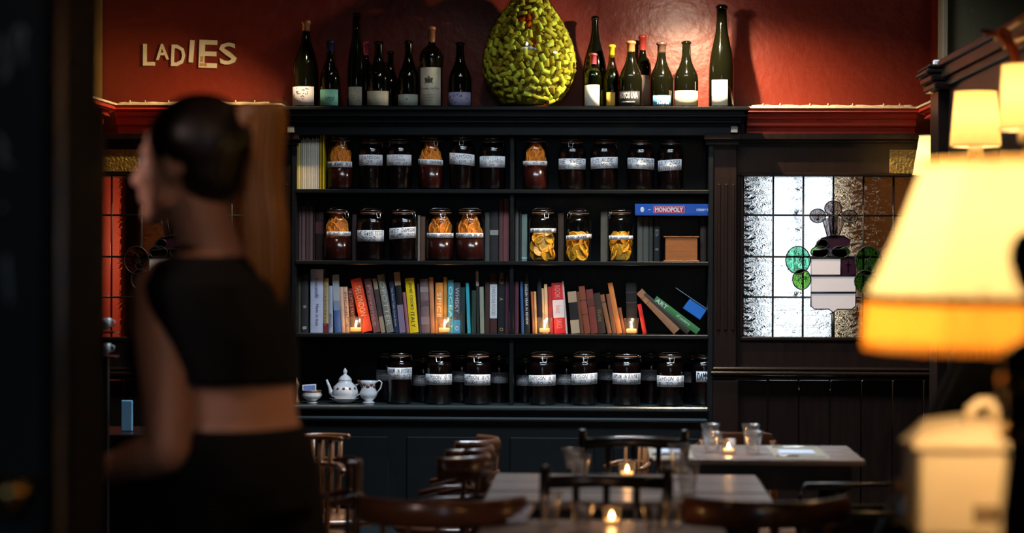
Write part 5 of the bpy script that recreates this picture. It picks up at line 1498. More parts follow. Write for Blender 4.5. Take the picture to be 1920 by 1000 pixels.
tub_chair(xw(832, 5.45, 950), 5.45, 0.0, 'curved bentwood chair with its back to us at the lower left of the tables', .80)
tub_chair(xw(1425, 5.5, 950), 5.5, 0.12, 'curved bentwood chair with its back to us at the lower right of the tables', .80)
tub_chair(xw(1172, 8.15, 815), 8.15, 2.4, 'bentwood chair whose pale hoops show behind the dark spindle chair', .735, .085, CHW2)
# chair with a flared crest rail behind the back table
t = thing('crest_rail_chair', 'wooden chair with a flared crest rail behind the back table', 'chair', (xw(1383, 7.85, 825), 7.85, 0))
m = MB(); m.box((0, -.16, .45), (.38, .36, .03), ch=.012); m.build('seat', CHW2, t)
z1 = .765
out = [(-.155, z1 - .045), (-.135, z1 - .035), (-.12, z1 - .006), (-.10, z1), (.10, z1), (.12, z1 - .006), (.135, z1 - .035), (.155, z1 - .045), (.12, z1 - .055), (-.12, z1 - .055)]
me = fixn(MB().prism(out, 0, .02).mesh('crest_rail', CHW2)); ob('crest_rail', me, t)
for s in (-1, 1):
    MB().tube([(s * .14, .01, 0), (s * .13, .01, .45), (s * .12, .01, .74)], .015, 10).build('back_post', CHW2, t)
    MB().tube([(s * .16, -.31, 0), (s * .15, -.30, .44)], .015, 10).build('leg', CHW2, t)
for k in (-1, 0, 1): MB().tube([(k * .06, .01, .46), (k * .055, .01, .73)], .007, 8).build('spindle', CHW2, t)
# chairs on the left, seen side-on, in a row
for k, (px, Y, H, tx) in enumerate(((812, 6.5, .80, 'nearest of the three bentwood chairs in a row left of the middle table'), (828, 7.1, .77, 'middle one of the three bentwood chairs left of the middle table'), (846, 7.7, .745, 'furthest of the three bentwood chairs left of the middle table'))):
    tub_chair(xw(px, Y, 850), Y, PI / 2 - .2, tx, H, .16)
# bentwood hoops beside the waitress
for px, Y, H, tx in ((575, 7.3, .797, 'bentwood chair with a glinting hoop, nearer one beside the waitress'), (604, 7.9, .757, 'bentwood chair with a glinting hoop, further one beside the waitress')):
    tub_chair(xw(px, Y, 850), Y, PI + .1, tx, H, .10 if Y > 7.5 else .12, CHW2)
t = tub_chair(xw(618, 5.9, 900), 5.9, PI / 2 + .3, 'blurred brown bentwood chair just right of the waitress', .86, .08, CHAIRW)
# dark metal chairs right
def metal_chair(px, Y, rz, text, H):
    t = thing('metal_chair', text, 'chair', (xw(px, Y, 880), Y, 0), rz)
    MB().box((0, 0, .45), (.36, .36, .02), ch=.008).build('seat', CHAIRD, t)
    MB().tube([(-.17, -.17, .45), (-.17, -.19, H - .03), (-.15, -.19, H), (.15, -.19, H), (.17, -.19, H - .03), (.17, -.17, .45)], .008, 8).build('back_frame', mat('dark_tube', (.05, .045, .04), .25, .8), t)
    for sx in (-1, 1):
        for sy in (-1, 1): MB().tube([(sx * .18, sy * .18, 0), (sx * .16, sy * .16, .45)], .010, 8).build('leg', CHAIRD, t)
    MB().box((0, -.188, H - .10), (.30, .008, .09), ch=.003).build('backrest', CHAIRD, t)
    return t
metal_chair(1583, 6.6, 0.1, 'thin framed dark chair in the shadow right of the middle table', .735)
metal_chair(1575, 5.9, -.1, 'thin framed dark chair low in the shadow below the first', .735)

# ------------------------------------------------------------------ right partition with pillar, cornice and sconces
XP = 1.31
pt_ = MB(); pt_.bb(XP, XP + .12, 2.2, 8.6, 0, 2.05)
po = struct(pt_.build('wall_partition', DARKWOOD), 'dark low partition with a moulded top on the right')
m = MB(); m.bb(XP - .02, XP + .14, 2.2, 8.55, 2.03, 2.06, ch=.004); m.bb(XP - .05, XP + .15, 2.2, 8.55, 2.10, 2.125, ch=.004); m.bb(XP - .035, XP + .14, 2.2, 8.55, 2.06, 2.10); m.build('cornice', DARKWOOD, po)
for k in range(5):
    y0 = 3.0 + k * 1.12
    m = MB(); m.bb(XP - .006, XP, y0, y0 + .95, 1.05, 1.9, ch=.003); m.build('panel', DARKWOOD, po)
m = MB(); slab(m, 1757, 1815, 330 - 160, 1075, 8.62, 8.82)
cap = [(120, 128, 1740, 1828), (128, 138, 1737, 1825), (138, 152, 1746, 1820), (152, 166, 1752, 1816)]
for y0, y1, a, b in cap: slab(m, a, b, y0, y1, 8.56, 8.86, ch=.006)
struct(m.build('trim_pillar', DARKWOOD), 'dark pillar with a stepped cap at the end of the partition')
p = P(1757, 117, 8.62)
m = MB(); m.box((0, 0, .012), (.035, .03, .024), ch=.003); tag(m.build('junction_box', PAPER, None, (p.x + .012, 8.68, zw(120, 8.56, 1780))), 'small white box on top of the dark pillar', 'box')

SHADE = shade_mat('pleated_shade', (1.0, 0.90, 0.66), .7)
def sconce(px, Y, y_top, y_bot, wt, wb, text, wall_x, energy):
    c = P(px, y_bot, Y)
    s = Y / 4200
    h = (y_bot - y_top) * s
    t = thing('wall_lamp', text, 'lamp', (c.x, Y, c.z), 0, 'pleated wall lamps')
    f = lambda a, z: 1 + .012 * math.cos(a * 30)
    m = MB(); m.lathe([(wb / 2 * s, 0), (wt / 2 * s, h)], 120, rfun=f, cap0=False, cap1=False)
    m.lathe([(wb / 2 * s - .002, 0), (wt / 2 * s - .002, h)], 60, cap0=False, cap1=False)
    m.build('lamp_shade', SHADE, t)
    for r_, z_ in ((wb / 2 * s + .001, .001), (wt / 2 * s + .001, h - .001)):
        m = MB(); m.tube([(r_ * math.cos(2 * PI * k / 32), r_ * math.sin(2 * PI * k / 32), z_) for k in range(32)], .0025, 6, closed=True); m.build('shade_trim', mat('ivory_trim', (.7, .55, .3), .6), t)
    m = MB(); m.lathe([(.022, -.035), (.024, -.03), (.022, .0), (.014, .03), (.014, .05)], 16); m.build('candle_tube', mat('ivory_tube', (.75, .62, .4), .5), t)
    m = MB(); m.lathe([(.008, -.075), (.013, -.06), (.013, -.035)], 14)
    m.tube([(0, 0, -.07), (.03, .0, -.085), ((wall_x - c.x) * .6, 0, -.08), (wall_x - c.x, 0, -.04)], .006, 8)
    m.build('arm', BRASS, t)
    m = MB(); m.bb(wall_x - c.x - .012, wall_x - c.x - .001, -.03, .03, -.09, .03, ch=.006); m.build('wall_plate', BRASS, t)
    m = MB(); m.ball((0, 0, h * .52), (.016, .016, .024), 12); m.build('bulb', emit_mat('bulb_glow', (1, .75, .4), 18) if 'bulb_glow' not in MATS else MATS['bulb_glow'], t)
    light('POINT', 'sconce_light', (c.x, Y - .0, c.z + h * .56), energy, (1.0, .66, .30), .028)
    return t
sconce(1743, 9.5, 255, 328, 38, 62, 'smallest wall lamp, furthest away behind the pillar', 1.42, 14)
sconce(1829, 6.8, 171, 275, 76, 94, 'middle sized wall lamp with a pleated shade', XP, 20)
sconce(1925, 5.7, 121, 244, 90, 100, 'wall lamp cut by the right edge of the picture', XP, 24)
# red garland on the cornice
p = P(1880, 75, 6.2)
t = thing('ribbon', 'orange red ribbon tied over the partition cornice', 'ribbon', (p.x, 6.2, p.z))
RIB = mat('orange_ribbon', (.65, .12, .03), .6)
MB().tube([(-.04, .06, .03), (0, -.02, .01), (.02, -.05, -.03), (.03, -.06, -.09)], [.014, .02, .018, .013], 10, flat=.5).build('ribbon_tail', RIB, t)
MB().ball((.0, -.01, .015), (.024, .02, .018), 10).build('knot', RIB, t)
leafy('trailing_plant', 'green leaves at the top right corner above the partition', P(1886, -25, 6.6), .11, 26, LEAFM, 9)
BAR = mat('gold_bar', (.6, .4, .15), .3, .9)
for a, b, tx in ((P(1868, 68, 6.5), P(1960, 8, 5.8), 'upper gilded rail above the wall lamps'), (P(1885, 85, 6.4), P(1960, 45, 5.8), 'lower gilded rail above the wall lamps')):
    m = MB(); m.tube([Vector((0, 0, 0)), b - a], .010, 10); m.ball((0, 0, 0), .012, 10)
    tag(m.build('gilt_rail', BAR, None, a), tx, 'rail')

# ------------------------------------------------------------------ big near lamp
LY = 3.3
sL = LY / 4200
c = P(1932, 652, LY)
t = thing('table_lamp', 'large glowing pleated lampshade with an orange fringe band, nearest on the right', 'lamp', (c.x, LY, 0.0))
zb = c.z; ht = (652 - 312) * sL
rb, rt = 305 * sL, 196 * sL
BS = shade_mat('big_shade_fabric', (1.0, 0.95, 0.76), .75)
BAND = shade_mat('amber_band_fabric', (0.95, 0.62, 0.22), .7)
f = lambda a, z: 1 + .012 * math.cos(a * 34) + .006 * math.cos(a * 13 + 1)
prof = []
for k in range(11):
    u = k / 10
    prof.append(((rb * .985) + (rt - rb * .985) * (u ** .85), zb + .075 + (ht - .075) * u))
m = MB(); m.lathe(prof, 204, rfun=f, cap0=False, cap1=False); m.lathe([(r_ - .003, z_) for r_, z_ in prof], 80, cap0=False, cap1=False); m.build('lamp_shade', BS, t)
m = MB(); m.lathe([(rb, zb + .008), (rb * .985, zb + .068)], 204, rfun=f, cap0=False, cap1=False); m.lathe([(rb - .003, zb + .008), (rb * .985 - .003, zb + .068)], 80, cap0=False, cap1=False); m.build('shade_band', BAND, t)
DK = mat('brown_braid', (.18, .06, .015), .7)
m = MB(); m.lathe([(rb * .985 - .003, zb + .064), (rb * .985 + .004, zb + .068), (rb * .985 + .002, zb + .075), (rb * .98 - .004, zb + .077)], 96, cap0=False, cap1=False); m.build('braid_trim', DK, t)
m = MB(); m.lathe([(rt - .002, zb + ht - .004), (rt + .004, zb + ht), (rt + .002, zb + ht + .005), (rt - .003, zb + ht + .004)], 96, cap0=False, cap1=False); m.build('top_trim', BAND, t)
m = MB()
for k in range(180):
    a = 2 * PI * k / 180
    m.tube([(rb * math.cos(a), rb * math.sin(a), zb + .010), ((rb + .001) * math.cos(a), (rb + .001) * math.sin(a), zb - .004)], .0022, 4)
fr = m.build('fringe', BAND, t); fr['kind'] = 'stuff'
m = MB(); m.lathe([(.07, .951), (.075, .96), (.05, .975), (.02, 1.0), (.014, 1.08), (.024, 1.12), (.012, 1.16), (.012, zb + .06)], 24); m.build('lamp_base', BRASS, t)
m = MB()
for k in range(3):
    a = 2 * PI * k / 3; m.tube([(0, 0, zb + ht - .01), (rt * math.cos(a), rt * math.sin(a), zb + ht - .01)], .002, 5)
m.tube([(0, 0, zb + .05), (0, 0, zb + ht)], .003, 6)
m.build('shade_carrier', BRASS, t)
m = MB(); m.ball((0, 0, zb + .15), (.03, .03, .042), 16); m.build('bulb', emit_mat('big_bulb', (1, .7, .35), 20), t)
light('POINT', 'table_lamp_light', (c.x, LY, zb + .15), 36, (1.0, .70, .36), .05)
# counter that carries the lamp, pump and box
m = MB(); m.bb(.56, XP - .004, 2.2, 3.85, .91, .95, ch=.006); ct = m.build('bar_counter', DARKWOOD); tag(ct, 'dark wooden bar counter under the large lamp', 'counter')
m = MB(); m.bb(.62, XP - .01, 2.25, 3.8, 0, .91, ch=.004); m.build('counter_front', DARKWOOD, ct)

# bar pump handle
p = P(1942, 480, 2.95)
t = thing('beer_pump', 'tall dark turned pump handle with brass collars at the right edge', 'beer pump', (p.x, 2.95, .95))
q = 2.95 / 4200
zy = lambda y: 1.4 - (y - 470) * q - .95
PW = mat('ebonised_wood', (.014, .008, .008), .2, var=.3, coat=.4)
m = MB(); m.lathe([(60 * q, 0), (62 * q, zy(960)), (48 * q, zy(830)), (60 * q, zy(815))], 24); m.build('base', PW, t)
m = MB(); m.lathe([(66 * q, zy(818)), (68 * q, zy(806)), (66 * q, zy(795))], 24); m.build('brass_collar', BRASS, t)
m = MB(); m.lathe([(58 * q, zy(795)), (56 * q, zy(760)), (60 * q, zy(726))], 24); m.build('grip', PW, t)
m = MB(); m.lathe([(64 * q, zy(726)), (67 * q, zy(714)), (64 * q, zy(700))], 24); m.build('brass_collar', BRASS, t)
m = MB(); m.lathe([(60 * q, zy(700)), (66 * q, zy(660)), (50 * q, zy(645)), (20 * q, zy(630)), (14 * q, zy(590)), (18 * q, zy(550)), (36 * q, zy(530)), (50 * q, zy(490)), (50 * q, zy(465)), (38 * q, zy(438)), (14 * q, zy(425)), (0, zy(423))], 24); m.build('handle', PW, t)

# cream tin box with lid and handle
BXY = 3.55
pl_, pr_ = P(1722, 900, BXY), P(1890, 900, BXY)
bw_, zt_ = pr_.x - pl_.x, P(1800, 848, BXY).z
t = thing('cream_tin', 'cream box with a sloping lid and handle, lit by the large lamp', 'tin', ((pl_.x + pr_.x) / 2, BXY, .95))
TIN = mat('cream_enamel', (.46, .36, .23), .4, var=.06)
m = MB(); m.bb(-bw_ / 2, bw_ / 2, 0, .16, 0, zt_ - .95, ch=.006); m.build('box_body', TIN, t)
hz = zt_ - .95
m = MB()
w2 = bw_ / 2 + .008
me_ = [(-w2, -.006, hz + .004), (w2, -.006, hz + .004), (w2, .168, hz + .004), (-w2, .168, hz + .004), (-w2, -.006, hz + .014), (w2, -.006, hz + .014), (w2 - .004, .165, hz + .055), (-w2 + .04, .165, hz + .04)]
m.add(me_, [(0, 3, 2, 1), (4, 5, 6, 7), (0, 1, 5, 4), (1, 2, 6, 5), (2, 3, 7, 6), (3, 0, 4, 7)]); ob('box_lid', fixn(m.mesh('box_lid', TIN)), t)
m = MB(); m.tube([(bw_ * .16, .10, hz + .035), (bw_ * .19, .10, hz + .060), (bw_ * .30, .10, hz + .072), (bw_ * .42, .10, hz + .072), (bw_ * .47, .10, hz + .06), (bw_ * .48, .10, hz + .04)], .008, 10); m.build('handle', TIN, t)
vs, fs = text_mb('BB', .042, .028, offset=.06); m = MB(); m.add([(x + bw_ * .27, -.001, z + hz - .098) for x, y, z in vs], fs); m.build('lettering', mat('brown_print', (.12, .07, .03), .6), t)
# small jar left of the tin
p = P(1690, 900, 3.75)
t = thing('glass_jar', 'small glass jar with a pale cap left of the cream tin', 'jar', (p.x, 3.75, .95))
MB().lathe([(.018, 0), (.02, .01), (.02, .04), (.014, .05), (.012, .055)], 18).build('jar_body', TUMG, t)
MB().lathe([(.015, .055), (.015, .07), (.0, .072)], 16).build('cap', BRASS, t)

# black coat hanging from the partition
p = P(1790, 660, 6.0)
t = thing('hanging_coat', 'black coat hanging in the shadow behind the large lamp', 'coat', (XP - .02, 5.9, 0.0))
m = MB()
n = 40
rows = []
for j, (z, wl, d) in enumerate(((1.50, .05, .03), (1.42, .12, .08), (1.30, .17, .10), (1.15, .20, .12), (1.0, .24, .13), (.85, .28, .15), (.70, .32, .16), (.50, .36, .17))):
    ring = []
    for k in range(n):
        a = 2 * PI * k / n
        rr = 1 + .10 * math.sin(a * 7 + j * .3) * min(1, j / 3)
        ring.append((-wl * .75 + math.cos(a) * wl * rr * 1.0, math.sin(a) * d * rr, z))
    rows.append(ring)
vs = [v for r_ in rows for v in r_]
F = [(j * n + k, j * n + (k + 1) % n, (j + 1) * n + (k + 1) % n, (j + 1) * n + k) for j in range(len(rows) - 1) for k in range(n)] + [tuple(range(n)), tuple((len(rows) - 1) * n + k for k in range(n))]
m.add(vs, F, 0, True); ob('coat_body', fixn(m.mesh('coat_body', FABRIC)), t)
MB().tube([(-.02, -.06, 1.38), (-.10, -.10, 1.15), (-.16, -.13, .92), (-.17, -.13, .78)], [.045, .05, .045, .04], 12).build('sleeve', FABRIC, t)
MB().tube([(.0, 0, 1.56), (-.02, 0, 1.60), (-.04, 0, 1.57), (-.04, 0, 1.49)], .006, 8).build('coat_hook', BRASS, t)

# ------------------------------------------------------------------ left: chalkboard and post, near
CB = mat('chalkboard', (.03, .03, .03), .7, var=.4, scale=6)
cy_ = 3.0
xA, xB = xw(-260, cy_), xw(84, cy_)
m = MB(); m.bb(xA, xB, cy_, cy_ + .02, .6, 2.1, ch=.002)
cb = tag(m.build('chalkboard', CB), 'dark chalkboard with white chalk marks at the left edge', 'chalkboard')
m = MB(); m.bb(xB, xB + .02, cy_ - .012, cy_ + .03, .58, 2.12, ch=.004); m.build('board_frame', DARKWOOD, cb)
CH = mat('chalk', (.75, .75, .78), .9, var=.5, scale=50)
def chalk(pts, r_):
    m = MB()
    vv = [P(a, b, cy_) for a, b in pts]
    vv = [(q_.x, cy_ - .0008, q_.z) for q_ in vv]
    m.tube(vv, r_, 6, flat=.25); m.build('chalk_stroke', CH, cb)
chalk([(2, 70), (12, 100), (16, 130), (8, 148), (0, 150)], .010)
chalk([(28, 95), (30, 60), (40, 50), (48, 60), (42, 80), (44, 120)], .009)
chalk([(0, 255), (10, 280), (4, 300), (24, 310)], .011)
chalk([(0, 390), (10, 388)], .010)
chalk([(12, 480), (16, 520), (20, 570)], .010)
# stand for the chalkboard: the near side of the service screen
m = MB(); m.bb(xA, xB + .02, cy_ + .02, cy_ + .06, 0, 2.3, ch=.004)
m.bb(xB + .02, xw(140, 3.2), cy_ + .03, 3.25, 0, 2.6, ch=.01)
MATTE = mat('matt_dark_wood', (.010, .0045, .004), .7, var=.3, spec=.1)
struct(m.build('wall_screen', MATTE), 'dark wooden screen that carries the chalkboard')
m = MB(); m.bb(xw(128, 4.0), xw(187, 4.0), 3.95, 4.06, 0, zw(192, 4.0, 160), ch=.008); m.bb(xw(118, 4.0), xw(148, 4.0), 3.95, 4.06, zw(192, 4.0, 160), ZC, ch=.008)
m2 = struct(m.build('trim_post', MATTE), 'dark door post left of the waitress')
p = P(14, 925, 2.85)
t = thing('brass_finial', 'blurred round brass finial at the lower left edge', 'knob', (p.x, 2.85, p.z))
MB().ball((0, 0, 0), (.022, .02, .022), 14).build('knob_ball', BRASS, t)
MB().tube([(0, 0, 0), (0, .19, 0)], .008, 10).build('spindle', BRASS, t)

# white cups and a stand added to make the bright spots left of the waitress
for py, r_, lb in ((608, .022, 'upper blurred white cup added as a bright spot behind the waitress'), (655, .020, 'lower blurred white cup added as a bright spot behind the waitress')):
    p = P(197, py, 7.5)
    t = thing('bright_spot_cup', lb, 'cup', (p.x, 7.5, p.z - .02))
    MB().lathe([(r_ * .5, 0), (r_ * .9, .012), (r_, .04), (r_ * .92, .04), (r_ * .5, .01)], 18).build('body', CHINA, t)
    MB().tube([(r_ * .95, 0, .034), (r_ * 1.5, 0, .03), (r_ * 1.4, 0, .014), (r_ * .85, 0, .012)], .003, 6).build('handle', CHINA, t)
p = P(197, 640, 7.5)
m = MB(); m.bb(p.x - .05, p.x + .04, 7.46, 7.54, 0, .02); m.bb(p.x - .012, p.x + .012, 7.49, 7.515, .02, P(197, 670, 7.5).z)
for py in (619, 665):
    z_ = P(197, py + 0, 7.5).z; m.bb(p.x - .04, p.x + .04, 7.46, 7.54, z_ - .004 - .006, z_ - .006 + .002)
m.bb(p.x - .035, p.x - .025, 7.52, 7.535, .02, P(197, 600, 7.5).z)
tag(m.build('cup_stand', CHAIRD), 'narrow dark stand added to hold the two bright spot cups behind the waitress', 'stand')
p = P(238, 780, 8.6)
m = MB(); m.box((0, 0, 0), (.045, .01, .12), ch=.003)
tag(m.build('water_bottle', mat('pale_blue_plastic', (.25, .5, .72), .3), None, (p.x, 8.6, p.z)), 'pale blue bottle glimpsed under the arm of the waitress', 'bottle')
m = MB(); m.bb(p.x - .25, p.x + .25, 8.45, 8.85, p.z - .10, p.z - .06, ch=.004); m.bb(p.x - .2, p.x + .2, 8.5, 8.8, 0, p.z - .10)
tag(m.build('sideboard', DARKWOOD), 'dark sideboard in the shadow behind the waitress', 'sideboard')

# ------------------------------------------------------------------ the waitress
PY = 4.2
PX = P(440, 500, PY).x
person = thing('person', 'person in a black sleeveless crop top with a long auburn ponytail, walking past in profile', 'person', (PX, PY, 0))
def L2(px, py, dy=0.0):
    q_ = P(px, py, PY + dy)
    return Vector((q_.x - PX, dy, q_.z))
YAW = R(28)
Fv = Vector((-math.cos(YAW), math.sin(YAW), 0)); Lv = Vector((-math.sin(YAW), -math.cos(YAW), 0))
def loft(secs, n=28):
    """secs: (centre Vector, half width along Lv, half depth along Fv)"""
    m = MB(); vs = []
    for c_, hw, hd in secs:
        for k in range(n):
            a = 2 * PI * k / n
            cs, sn = math.cos(a), math.sin(a)
            e = 1.0
            vs.append(c_ + Lv * (hw * math.copysign(abs(cs) ** .9, cs)) + Fv * (hd * math.copysign(abs(sn) ** .9, sn)))
    F = [(j * n + k, j * n + (k + 1) % n, (j + 1) * n + (k + 1) % n, (j + 1) * n + k) for j in range(len(secs) - 1) for k in range(n)]
    F += [tuple(range(n))[::-1], tuple((len(secs) - 1) * n + k for k in range(n))]
    m.add(vs, F, 0, True)
    return m
def join(dst, src): dst.add(src.v, src.f, 0, True)
def limb(dst, pts, rads, n=14):
    # densify a smooth tapering limb with round ends
    P_ = [Vector(p_) for p_ in pts]
    out = []; rr = []
    for i in range(len(P_) - 1):
        for s_ in range(5):
            u = s_ / 5
            p0 = P_[max(i - 1, 0)]; p1 = P_[i]; p2 = P_[i + 1]; p3 = P_[min(i + 2, len(P_) - 1)]
            out.append(.5 * ((2 * p1) + (p2 - p0) * u + (2 * p0 - 5 * p1 + 4 * p2 - p3) * u * u + (3 * p1 - p0 - 3 * p2 + p3) * u ** 3))
            rr.append(rads[i] + (rads[i + 1] - rads[i]) * u)
    out.append(P_[-1]); rr.append(rads[-1])
    dst.tube(out, rr, n)
    dst.ball(out[0], rads[0], 12); dst.ball(out[-1], rads[-1], 12)
def remesh(mb, name, voxel, mt, parent, it=4):
    me = mb.mesh(name, mt); fixn(me)
    o = bpy.data.objects.new(name, me); COL.objects.link(o)
    md = o.modifiers.new('r', 'REMESH'); md.mode = 'VOXEL'; md.voxel_size = voxel; md.use_smooth_shade = True
    s_ = o.modifiers.new('s', 'SMOOTH'); s_.iterations = it; s_.factor = .5
    bpy.context.view_layer.update()
    dg = bpy.context.evaluated_depsgraph_get()
    m2_ = bpy.data.meshes.new_from_object(o.evaluated_get(dg))
    m2_.name = name
    bpy.data.objects.remove(o); bpy.data.meshes.remove(me)
    m2_.materials.clear(); m2_.materials.append(mt)
    for p_ in m2_.polygons: p_.use_smooth = True
    return ob(name, m2_, parent)
C = lambda px, py: L2(px, py)
body = MB()
torso = [(C(452, 960), .165, .115), (C(455, 900), .165, .118), (C(456, 850), .148, .105), (C(455, 790), .122, .088), (C(452, 740), .118, .086), (C(440, 690), .128, .094), (C(425, 630), .142, .105), (C(412, 580), .150, .105), (C(408, 532), .158, .094), (C(402, 497), .132, .072), (C(396, 472), .075, .056)]
join(body, loft(torso))
body.ball(C(330, 660) + Lv * .05, (.058, .058, .056), 16); body.ball(C(345, 655) - Lv * .06, (.058, .058, .056), 16)
# neck and head
HC = C(352, 305)
limb(body, [C(402, 505), C(388, 450), C(372, 390)], [.068, .058, .058])
HF = Vector((-.97, .24, 0)).normalized(); HL = Vector((-.24, -.97, 0)).normalized()
Mh = Matrix((tuple(HF), tuple(HL), (0, 0, 1))).transposed()
def hp(f_, l_, z_): return HC + HF * f_ + HL * l_ + Vector((0, 0, z_))
body.ball(hp(-.012, 0, .022), (.098, .076, .092), 24, M=Mh)       # skull
body.ball(hp(.032, 0, -.028), (.060, .060, .080), 20, M=Mh)       # face
body.ball(hp(.062, 0, -.092), (.026, .030, .022), 14, M=Mh)      # chin
limb(body, [hp(.03, .045, -.07), hp(.07, .012, -.095), hp(.07, -.012, -.095), hp(.03, -.045, -.07)], [.020, .018, .018, .020])  # jaw
limb(body, [hp(.082, 0, .010), hp(.094, 0, -.012), hp(.105, 0, -.034)], [.008, .010, .0125])   # nose
body.ball(hp(.093, .010, -.037), (.010, .008, .008), 10); body.ball(hp(.093, -.010, -.037), (.010, .008, .008), 10)
for s_ in (-1, 1):
    limb(body, [hp(.080, s_ * .012, .018), hp(.074, s_ * .034, .020)], [.010, .009])   # brow
    body.ball(hp(.060, s_ * .040, -.026), (.022, .018, .020), 12)                      # cheek
limb(body, [hp(.088, .014, -.060), hp(.095, 0, -.058), hp(.088, -.014, -.060)], [.006, .0075, .006])
limb(body, [hp(.086, .012, -.070), hp(.092, 0, -.071), hp(.086, -.012, -.070)], [.006, .0075, .006])
# ear
for s_ in (-1, 1):
    e = [hp(-.005 + .016 * math.cos(a_), s_ * .074, -.006 + .028 * math.sin(a_)) for a_ in [R(-80 + 300 * k / 8) for k in range(9)]]
    limb(body, e, [.0055] * 9, 8); body.ball(hp(-.003, s_ * .069, -.012), (.012, .012, .020), 10)
# near (left) arm: shoulder, elbow, wrist
SH = C(318, 545) + Vector((0, -.05, 0)); EL = C(338, 835) + Vector((0, -.12, 0)); WR = C(214, 873) + Vector((0, -.06, 0))
limb(body, [C(395, 530), SH + Vector((.01, .01, .01))], [.052, .058])
limb(body, [SH, SH.lerp(EL, .33) + Vector((-.004, 0, 0)), SH.lerp(EL, .7), EL], [.057, .056, .047, .042])
limb(body, [EL, EL.lerp(WR, .3), EL.lerp(WR, .7), WR], [.042, .042, .032, .025])
# hand, palm up holding forward
d0 = (WR - EL).normalized(); up_ = Vector((0, 0, 1)); sd = d0.cross(up_).normalized()
palm = WR + d0 * .045
body.ball(palm, (.048, .034, .018), 16, M=Matrix((tuple(d0), tuple(sd), tuple(sd.cross(d0)))).transposed())
for k, (off, ln) in enumerate(((-.026, .062), (-.009, .072), (.009, .068), (.025, .052))):
    b0 = palm + sd * off + d0 * .032
    limb(body, [b0, b0 + d0 * ln * .45 + up_ * .004, b0 + d0 * ln * .78 + up_ * .018, b0 + d0 * ln * .85 + up_ * .034], [.0095, .009, .008, .007], 8)
b0 = palm - sd * .028 - d0 * .01
limb(body, [b0, b0 - sd * .022 + d0 * .022 + up_ * .008, b0 - sd * .026 + d0 * .046 + up_ * .018], [.012, .010, .008], 8)
# far arm
SH2 = C(450, 540) + Vector((0, .13, 0)); EL2 = C(430, 800) + Vector((0, .20, 0)); WR2 = C(345, 885) + Vector((0, .20, 0))
limb(body, [C(420, 530), SH2], [.05, .052]); limb(body, [SH2, SH2.lerp(EL2, .5), EL2], [.052, .046, .04]); limb(body, [EL2, EL2.lerp(WR2, .5), WR2], [.04, .035, .025])
body.ball(WR2 + Vector((-.05, 0, 0)), (.045, .033, .017), 14)
for k in range(4):
    b0 = WR2 + Vector((-.085, -.024 + .016 * k, 0)); limb(body, [b0, b0 + Vector((-.03, 0, .005)), b0 + Vector((-.05, 0, .02))], [.009, .0085, .007], 8)
b0 = WR2 + Vector((-.04, -.03, 0)); limb(body, [b0, b0 + Vector((-.02, -.02, .01)), b0 + Vector((-.045, -.022, .015))], [.011, .01, .008], 8)
# legs
HIP = C(455, 930)
for s_, fw in ((1, .12), (-1, -.14)):
    hpv = HIP + Lv * .085 * s_; kn = hpv + Fv * fw * .9 + Vector((0, 0, .50 - hpv.z)); an = Vector((hpv.x, hpv.y, 0)) + Fv * fw * 1.6 + Vector((0, 0, .085))
    limb(body, [hpv, hpv.lerp(kn, .5), kn, kn.lerp(an, .35), an], [.088, .076, .055, .052, .035])
remesh(body, 'body', .005, SKIN, person, 3)
# crop top
top = MB()
tsec = [(c_, hw + .010, hd + .010) for c_, hw, hd in torso[5:]]
hemc, hw, hd = C(446, 720), .128 + .006, .094 + .006
tsec = [(hemc, hw, hd)] + tsec[:-1] + [(C(399, 480), .108, .070)]
join(top, loft(tsec))
top.ball(C(330, 660) + Lv * .05, (.070, .070, .068), 16); top.ball(C(345, 655) - Lv * .06, (.070, .070, .068), 16)
limb(top, [C(385, 505) + Lv * .03, SH + Vector((.040, .02, .022))], [.054, .050]); limb(top, [C(420, 520), C(450, 540) + Vector((0, .10, 0))], [.055, .054])
limb(top, [C(366, 600), C(375, 660)], [.07, .07])
remesh(top, 'crop_top', .006, FABRIC, person, 4)
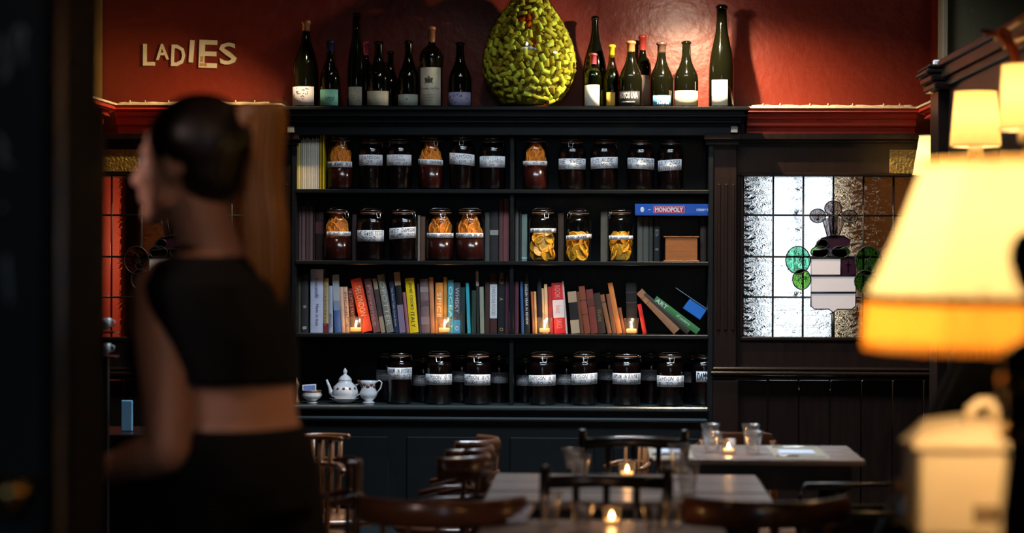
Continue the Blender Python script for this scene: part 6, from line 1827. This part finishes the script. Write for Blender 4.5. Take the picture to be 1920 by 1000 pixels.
# trousers
tr = MB()
join(tr, loft([(c_, hw + .010, hd + .010) for c_, hw, hd in torso[:3]] + [(C(455, 800), .134, .100)]))
for s_, fw in ((1, .12), (-1, -.14)):
    hpv = HIP + Lv * .085 * s_; kn = hpv + Fv * fw * .9 + Vector((0, 0, .50 - hpv.z)); an = Vector((hpv.x, hpv.y, 0)) + Fv * fw * 1.6 + Vector((0, 0, .085))
    limb(tr, [hpv, hpv.lerp(kn, .5), kn, kn.lerp(an, .35), an + Vector((0, 0, .03))], [.100, .090, .072, .070, .060])
    sh = MB()
    limb(sh, [an + Vector((0, 0, -.045)) - Fv * .02, an + Fv * .06 + Vector((0, 0, -.05)), an + Fv * .15 + Vector((0, 0, -.058))], [.038, .036, .026])
    limb(sh, [an + Vector((0, 0, -.03)), an + Vector((0, 0, .02))], [.038, .04])
    sh.v = [(a_, b_, max(c_, .003)) for a_, b_, c_ in sh.v]
    sh.build('shoe', FABRIC, person)
remesh(tr, 'trousers', .008, FABRIC, person, 4)
# hair: cap on the skull, drawn back to a high ponytail
hr = MB()
hr.ball(hp(-.028, 0, .036), (.106, .088, .096), 24, M=Mh)
hr.ball(hp(-.048, 0, -.010), (.068, .074, .074), 20, M=Mh)
hr.ball(hp(-.112, 0, .050), (.036, .034, .034), 16, M=Mh)
remesh(hr, 'hair', .006, HAIR, person, 5)
pt2 = MB(); rnd = random.Random(3)
root_ = hp(-.115, 0, .056)
for k in range(80):
    a_ = rnd.uniform(0, 2 * PI); q_ = rnd.uniform(0, 1) ** .5
    ox, oy = math.cos(a_) * q_, math.sin(a_) * q_
    tail = [root_ + Vector((ox * .02, oy * .02, .005)), root_ + Vector((.035 + ox * .036, oy * .03, .030 + .02 * q_)), C(488 + ox * 36, 330) + Vector((0, oy * .034, 0)),
            C(497 + ox * 38, 430) + Vector((0, oy * .035, 0)), C(500 + ox * 34, 520) + Vector((0, oy * .03, 0)), C(506 + ox * 20, 592 + rnd.uniform(-30, 10)) + Vector((0, oy * .015, 0))]
    limb(pt2, tail, [.009, .010, .009, .008, .006, .002], 6)
po_ = pt2.build('ponytail', HAIRL, person); po_['label'] = 'long copper ponytail'
MB().tube([root_ + Vector((.02 * math.cos(2 * PI * k / 16) * .3 + .012, .024 * math.cos(2 * PI * k / 16), .024 * math.sin(2 * PI * k / 16))) for k in range(16)], .006, 8, closed=True).build('hair_tie', FABRIC, person)
EYE = mat('eye_white', (.7, .68, .66), .2); IRIS = mat('iris_brown', (.05, .02, .01), .2)
for s_ in (-1, 1):
    m = MB(); m.ball(hp(.068, s_ * .030, .000), .0115, 12); eo = m.build('eye', EYE, person)
    m = MB(); m.ball(hp(.077, s_ * .030, .000), (.004, .005, .005), 10); m.build('iris', IRIS, eo)
    m = MB(); m.tube([hp(.088, s_ * .012, .026), hp(.082, s_ * .036, .030)], .0025, 6); m.build('eyebrow', HAIR, person)
